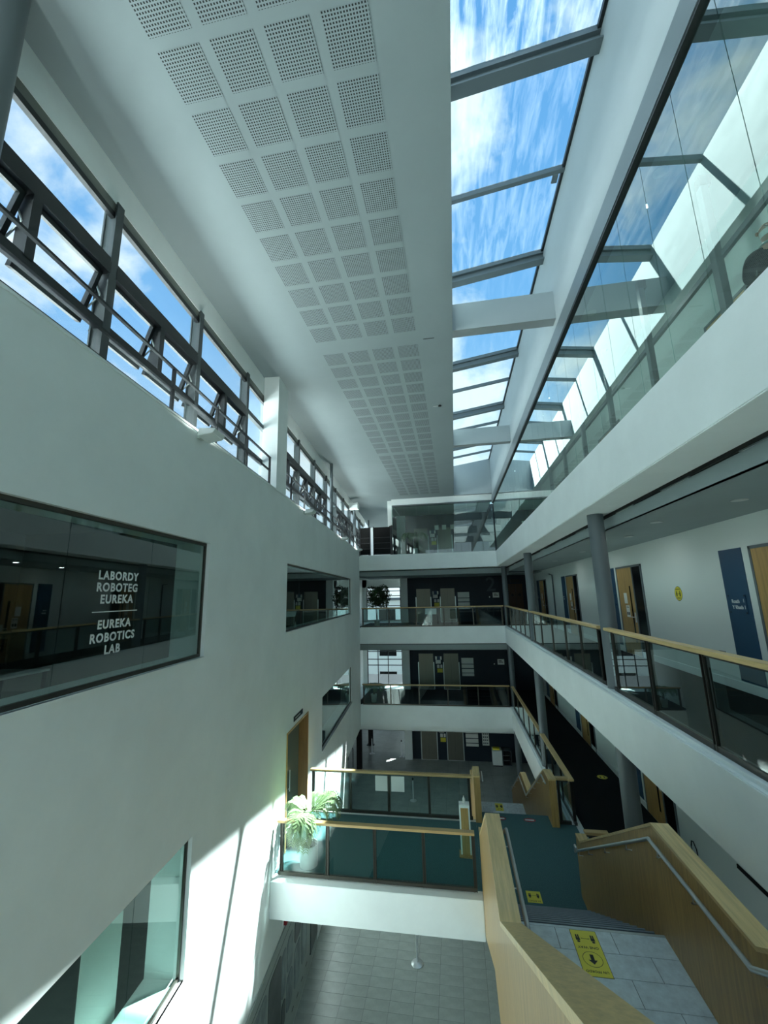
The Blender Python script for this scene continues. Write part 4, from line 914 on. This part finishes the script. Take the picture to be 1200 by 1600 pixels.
# ================================================================== PLANTS
def pot(t, r0, r1, h):
    MB().lathe([(r0, 0), (r1, h), (r1 - 0.02, h), (r1 - 0.03, h - 0.05)], seg=32).build('pot', M_pot, t, True)
    MB().lathe([(r1 - 0.03, h - 0.07), (r1 - 0.03, h - 0.05)], seg=24).build('soil', M_soil, t)
def palm(lb, loc, fronds, seed, r0=0.17, r1=0.22, h=0.52, trunk=0.35):
    """fronds: (azimuth in degrees, length, lift)"""
    rnd = random.Random(seed); t = thing('potted_palm', lb, 'plant', loc); pot(t, r0, r1, h)
    top = h + trunk
    for dx, dy in ((0.0, 0.0), (0.025, 0.01), (-0.02, 0.015)): MB().tube([(dx, dy, h - 0.06), (dx * 2, dy * 2, top)], [0.022, 0.014], 8).build('stem', M_bark, t)
    for az, L, up in fronds:
        a = math.radians(az) + rnd.uniform(-0.08, 0.08); ca, sa = math.cos(a), math.sin(a); pts = []; N = 14
        for i in range(N + 1):
            q = i / N; rr = L * 0.86 * math.sin(q * 1.45); zz = top + L * (up * math.sin(q * 2.0) - 0.55 * q * q * q * (1.5 - up))
            pts.append(Vector((rr * ca, rr * sa, zz)))
        m = MB(); m.tube(pts, [0.007 * (1 - 0.8 * i / N) for i in range(N + 1)], 4)
        n_ = 40
        for i in range(6, n_):
            q = i / n_; j = min(int(q * N), N - 1); p = pts[j].lerp(pts[j + 1], q * N - j); d = (pts[j + 1] - pts[j]).normalized()
            side = Vector((-sa, ca, 0)); ll = L * 0.42 * math.sin(math.pi * min(1, q * 0.85 + 0.13)) ** 0.7 * rnd.uniform(0.88, 1.08); w = 0.011 * L / 0.8
            for sg in (-1, 1):
                mid = p + (side * sg * 0.50 + d * 0.30 + Vector((0, 0, -0.03))) * ll; tip = p + (side * sg * 0.72 + d * 0.52 + Vector((0, 0, -0.50))) * ll; o = d * w
                m.add([p - o * 0.4, p + o * 0.4, mid + o, tip, mid - o], [(0, 1, 2, 4), (4, 2, 3)])
        m.build('frond', M_frond, t)
    return t
palm('potted palm in a pale ribbed pot standing in the sun on the bridge', (-3.50, 10.04, 4.014), [(178, 0.62, 0.55), (205, 0.60, 0.40), (150, 0.55, 0.6), (8, 0.80, 0.62), (-18, 0.72, 0.5), (35, 0.7, 0.6), (-88, 0.92, 0.30), (-72, 0.86, 0.24), (-104, 0.88, 0.34), (85, 0.6, 0.6), (60, 0.5, 0.75), (-50, 0.55, 0.3), (165, 0.68, 0.5), (-5, 0.86, 0.55), (22, 0.75, 0.6), (-120, 0.7, 0.3)], 11, 0.19, 0.205, 0.42, 0.58)
palm('small potted palm at the left end of the lobby on the floor below the ficus', (-4.75, 24.2, 4.012), [(a, 0.7, 0.5) for a in range(0, 360, 36)], 5, 0.13, 0.17, 0.42, 0.25)
palm('potted palm behind the glass screen of the top lobby', (-2.2, 24.9, 12.072), [(a, 0.95, 0.45) for a in range(10, 370, 36)], 9, 0.15, 0.2, 0.5, 0.6)
t = thing('potted_ficus', 'dark bushy ficus tree in a silver pot before the bright lobby window', 'plant', (-4.62, 24.9, 8.062)); pot(t, 0.14, 0.17, 0.36)
for ox, oy in ((0.02, 0), (-0.03, 0.02), (0.0, -0.03)): MB().tube([(ox, oy, 0.3), (ox * 2, oy * 2, 0.8), (ox * 3 - 0.02, oy * 3, 1.35)], [0.018, 0.016, 0.012], 7).build('stem', M_bark, t)
rnd = random.Random(3); m = MB()
for i in range(5200):
    while True:
        v = Vector((rnd.uniform(-1, 1), rnd.uniform(-1, 1), rnd.uniform(-1, 1)))
        if 0.25 < v.length < 1: break
    lump = 1 + 0.22 * math.sin(5 * v.x + 2) * math.cos(4 * v.z)
    p = Vector((v.x * 0.72 * lump + 0.1, v.y * 0.62 * lump, 1.72 + v.z * 0.68 * lump))
    d = Vector((rnd.gauss(0, 1), rnd.gauss(0, 1), rnd.gauss(-0.4, 0.6))).normalized(); s = d.cross(Vector((rnd.gauss(0, 1), rnd.gauss(0, 1), rnd.gauss(0, 1)))).normalized()
    L = rnd.uniform(0.07, 0.11); m.add([p, p + d * L * 0.5 + s * L * 0.28, p + d * L, p + d * L * 0.5 - s * L * 0.28], [(0, 1, 2, 3)])
tag(m.build('foliage', M_leaf, t), kind='stuff')
for k in range(9):
    a = k * 0.7; MB().tube([(0, 0, 1.2), (0.25 * math.cos(a), 0.25 * math.sin(a), 1.6), (0.45 * math.cos(a), 0.42 * math.sin(a), 1.7 + 0.3 * math.sin(k))], [0.01, 0.007, 0.004], 5).build('branch', M_bark, t)

# ================================================================== THE PERSON BEHIND THE TOP GALLERY GLASS
def skin_body(name, joints, bones, mt, parent, sub=2):
    me = bpy.data.meshes.new(name); me.from_pydata([j[0] for j in joints], bones, []); o = bpy.data.objects.new(name, me); COL.objects.link(o)
    o.modifiers.new('skin', 'SKIN'); 
    for i, j in enumerate(joints): me.skin_vertices[0].data[i].radius = j[1] if isinstance(j[1], tuple) else (j[1], j[1])
    me.skin_vertices[0].data[0].use_root = True
    sb_ = o.modifiers.new('sub', 'SUBSURF'); sb_.levels = sub; sb_.render_levels = sub
    dg = bpy.context.evaluated_depsgraph_get(); me2 = bpy.data.meshes.new_from_object(o.evaluated_get(dg))
    o.modifiers.clear(); o.data = me2; me2.materials.clear(); me2.materials.append(mt); me2.polygons.foreach_set('use_smooth', [True] * len(me2.polygons))
    o.parent = parent; return o
# downlights added to brighten the top gallery corridor behind the glass screen
for k in range(7):
    t = thing('downlight', ORD[k] + ' added fill downlight in the top gallery ceiling behind the glass screen', 'downlight', (3.4, 2.5 + 3.2 * k, 15.95), group='fill downlights added in the top gallery')
    MB().lathe([(0.10, 0.0), (0.10, -0.008), (0.075, -0.008)], seg=20).build('bezel', M_trim, t); MB().lathe([(0.075, -0.004), (0.075, -0.006)], seg=20).build('diffuser', M_paper, t)
    la = bpy.data.lights.new('downlight', 'AREA'); la.shape = 'DISK'; la.size = 0.14; la.energy = 6.0; la.color = (0.90, 1.0, 0.98)
    lo = bpy.data.objects.new('downlight_fill', la); COL.objects.link(lo); lo.parent = t; lo.location = (0, 0, -0.012)

# ceiling light added to brighten the lower lab
t = thing('downlight', 'added ceiling downlight brightening the room behind the lower near window', 'downlight', Lw(-5.6, 4.6, 7.3)); MB().lathe([(0.12, 0.0), (0.12, -0.01), (0.09, -0.01)], seg=20).build('bezel', M_trim, t); MB().lathe([(0.09, -0.004), (0.09, -0.006)], seg=20).build('diffuser', M_paper, t)
la = bpy.data.lights.new('downlight', 'AREA'); la.shape = 'DISK'; la.size = 0.17; la.energy = 14.0; la.color = (0.85, 1.0, 0.95)
lo = bpy.data.objects.new('downlight_fill', la); COL.objects.link(lo); lo.parent = t; lo.location = (0, 0, -0.014)
P = thing('person', 'bald person in a black jumper and pale face mask standing behind the top gallery glass', 'person', (3.66, 4.56, 12.072), math.radians(-12))
P.scale = (0.97, 0.97, 0.965)
# facing local -y; pelvis is the root joint
J = [((0, 0.0, 0.95), (0.15, 0.11)), ((0, 0.0, 1.12), (0.14, 0.10)), ((0, 0.01, 1.32), (0.165, 0.11)), ((0, 0.01, 1.43), (0.12, 0.09)), ((0, 0.0, 1.50), 0.058), ((0, -0.01, 1.57), 0.062),
     ((0.17, 0.01, 1.40), 0.065), ((0.24, 0.02, 1.13), 0.045), ((0.22, -0.14, 0.95), 0.033), ((0.21, -0.22, 0.90), 0.028),
     ((-0.17, 0.01, 1.40), 0.065), ((-0.24, 0.02, 1.13), 0.045), ((-0.22, -0.14, 0.95), 0.033), ((-0.21, -0.22, 0.90), 0.028),
     ((0.09, 0, 0.86), 0.09), ((0.10, 0, 0.49), 0.062), ((0.10, 0.02, 0.09), 0.042), ((0.10, -0.12, 0.035), 0.035),
     ((-0.09, 0, 0.86), 0.09), ((-0.10, 0, 0.49), 0.062), ((-0.10, 0.02, 0.09), 0.042), ((-0.10, -0.12, 0.035), 0.035),
     ((0, -0.01, 1.64), (0.078, 0.092)), ((0, 0.0, 1.72), (0.078, 0.095)), ((0, 0.005, 1.765), (0.045, 0.055))]
Bn = [(0, 1), (1, 2), (2, 3), (3, 4), (4, 5), (3, 6), (6, 7), (7, 8), (8, 9), (3, 10), (10, 11), (11, 12), (12, 13), (0, 14), (14, 15), (15, 16), (16, 17), (0, 18), (18, 19), (19, 20), (20, 21), (5, 22), (22, 23), (23, 24)]
for sx in (1, -1):            # fingers and thumb, rooted in the palm
    w = 9 if sx > 0 else 13; c = J[w][0]
    for k, (dx, L) in enumerate(((-0.026, 0.066), (-0.009, 0.074), (0.009, 0.070), (0.026, 0.055))):
        i = len(J); J += [((c[0] + dx, c[1] - 0.05, c[2] - 0.02), 0.009), ((c[0] + dx * 1.1, c[1] - 0.05 - L * 0.6, c[2] - 0.05), 0.0085), ((c[0] + dx * 1.1, c[1] - 0.05 - L * 0.7, c[2] - 0.085), 0.008)]; Bn += [(w, i), (i, i + 1), (i + 1, i + 2)]
    i = len(J); J += [((c[0] - sx * 0.035, c[1] - 0.02, c[2] - 0.015), 0.010), ((c[0] - sx * 0.048, c[1] - 0.06, c[2] - 0.03), 0.009)]; Bn += [(w, i), (i, i + 1)]
body = skin_body('body', J, Bn, M_skin, P)
Jc = [((0, 0.0, 0.93), (0.175, 0.135)), ((0, 0.0, 1.12), (0.165, 0.125)), ((0, 0.01, 1.32), (0.19, 0.135)), ((0, 0.01, 1.425), (0.135, 0.105)), ((0, 0.0, 1.475), 0.072),
      ((0.18, 0.01, 1.395), 0.085), ((0.245, 0.02, 1.13), 0.062), ((0.222, -0.13, 0.955), 0.046), ((-0.18, 0.01, 1.395), 0.085), ((-0.245, 0.02, 1.13), 0.062), ((-0.222, -0.13, 0.955), 0.046)]
skin_body('jumper', Jc, [(0, 1), (1, 2), (2, 3), (3, 4), (3, 5), (5, 6), (6, 7), (3, 8), (8, 9), (9, 10)], M_knit, P)
skin_body('trousers', [((0, 0, 0.94), (0.165, 0.125)), ((0.09, 0, 0.85), 0.105), ((0.10, 0, 0.49), 0.08), ((0.10, 0.02, 0.08), 0.065), ((-0.09, 0, 0.85), 0.105), ((-0.10, 0, 0.49), 0.08), ((-0.10, 0.02, 0.08), 0.065)], [(0, 1), (1, 2), (2, 3), (0, 4), (4, 5), (5, 6)], M_knit, P)
for sx in (0.1, -0.1): MB().prism([(0.07, 0.0), (0.07, 0.09), (-0.04, 0.09), (-0.16, 0.05), (-0.18, 0.0)], 0, sx - 0.048, sx + 0.048).build('shoe', M_ink, P, bevel=0.012)
MB().add([(math.cos(a) * 0.083, -0.02 - math.sin(a) * 0.088, z + 0.012 * math.sin(a)) for z in (1.575, 1.61, 1.65) for a in [math.pi * k / 12 for k in range(13)]],
         [(r * 13 + k, r * 13 + k + 1, (r + 1) * 13 + k + 1, (r + 1) * 13 + k) for r in range(2) for k in range(12)]).build('face_mask', M_paper, P, True)
g = MB()
for sx in (-1, 1):
    g.tube([(sx * 0.034 + 0.024 * math.cos(a), -0.107, 1.69 + 0.018 * math.sin(a)) for a in [2 * math.pi * k / 14 for k in range(15)]], 0.0025, 5); g.tube([(sx * 0.058, -0.105, 1.695), (sx * 0.08, 0.01, 1.69)], 0.0022, 5)
g.tube([(-0.012, -0.108, 1.694), (0.012, -0.108, 1.694)], 0.002, 5); g.build('glasses', M_ink, P)
for sx in (-1, 1):
    MB().lathe([(0.001, -0.012), (0.010, -0.006), (0.012, 0), (0.010, 0.006), (0.001, 0.012)], (sx * 0.032, -0.088, 1.69), 12).build('eye', M_paper, P, True)
    MB().lathe([(0.001, -0.028), (0.012, -0.018), (0.015, 0.0), (0.013, 0.02), (0.001, 0.03)], (sx * 0.082, 0.015, 1.68), 10).build('ear', M_skin, P, True)
MB().add([(-0.012, -0.10, 1.665), (0.012, -0.10, 1.665), (0, -0.098, 1.705), (0, -0.122, 1.662)], [(0, 2, 3), (1, 3, 2), (0, 3, 1), (0, 1, 2)]).build('nose', M_skin, P, True)
MB().tube([(0.085 * math.cos(a), 0.0 - 0.075 * math.sin(a), 1.495 + 0.012 * math.sin(a)) for a in [2 * math.pi * k / 16 for k in range(17)]], 0.016, 6).build('collar', M_trim, P, True)
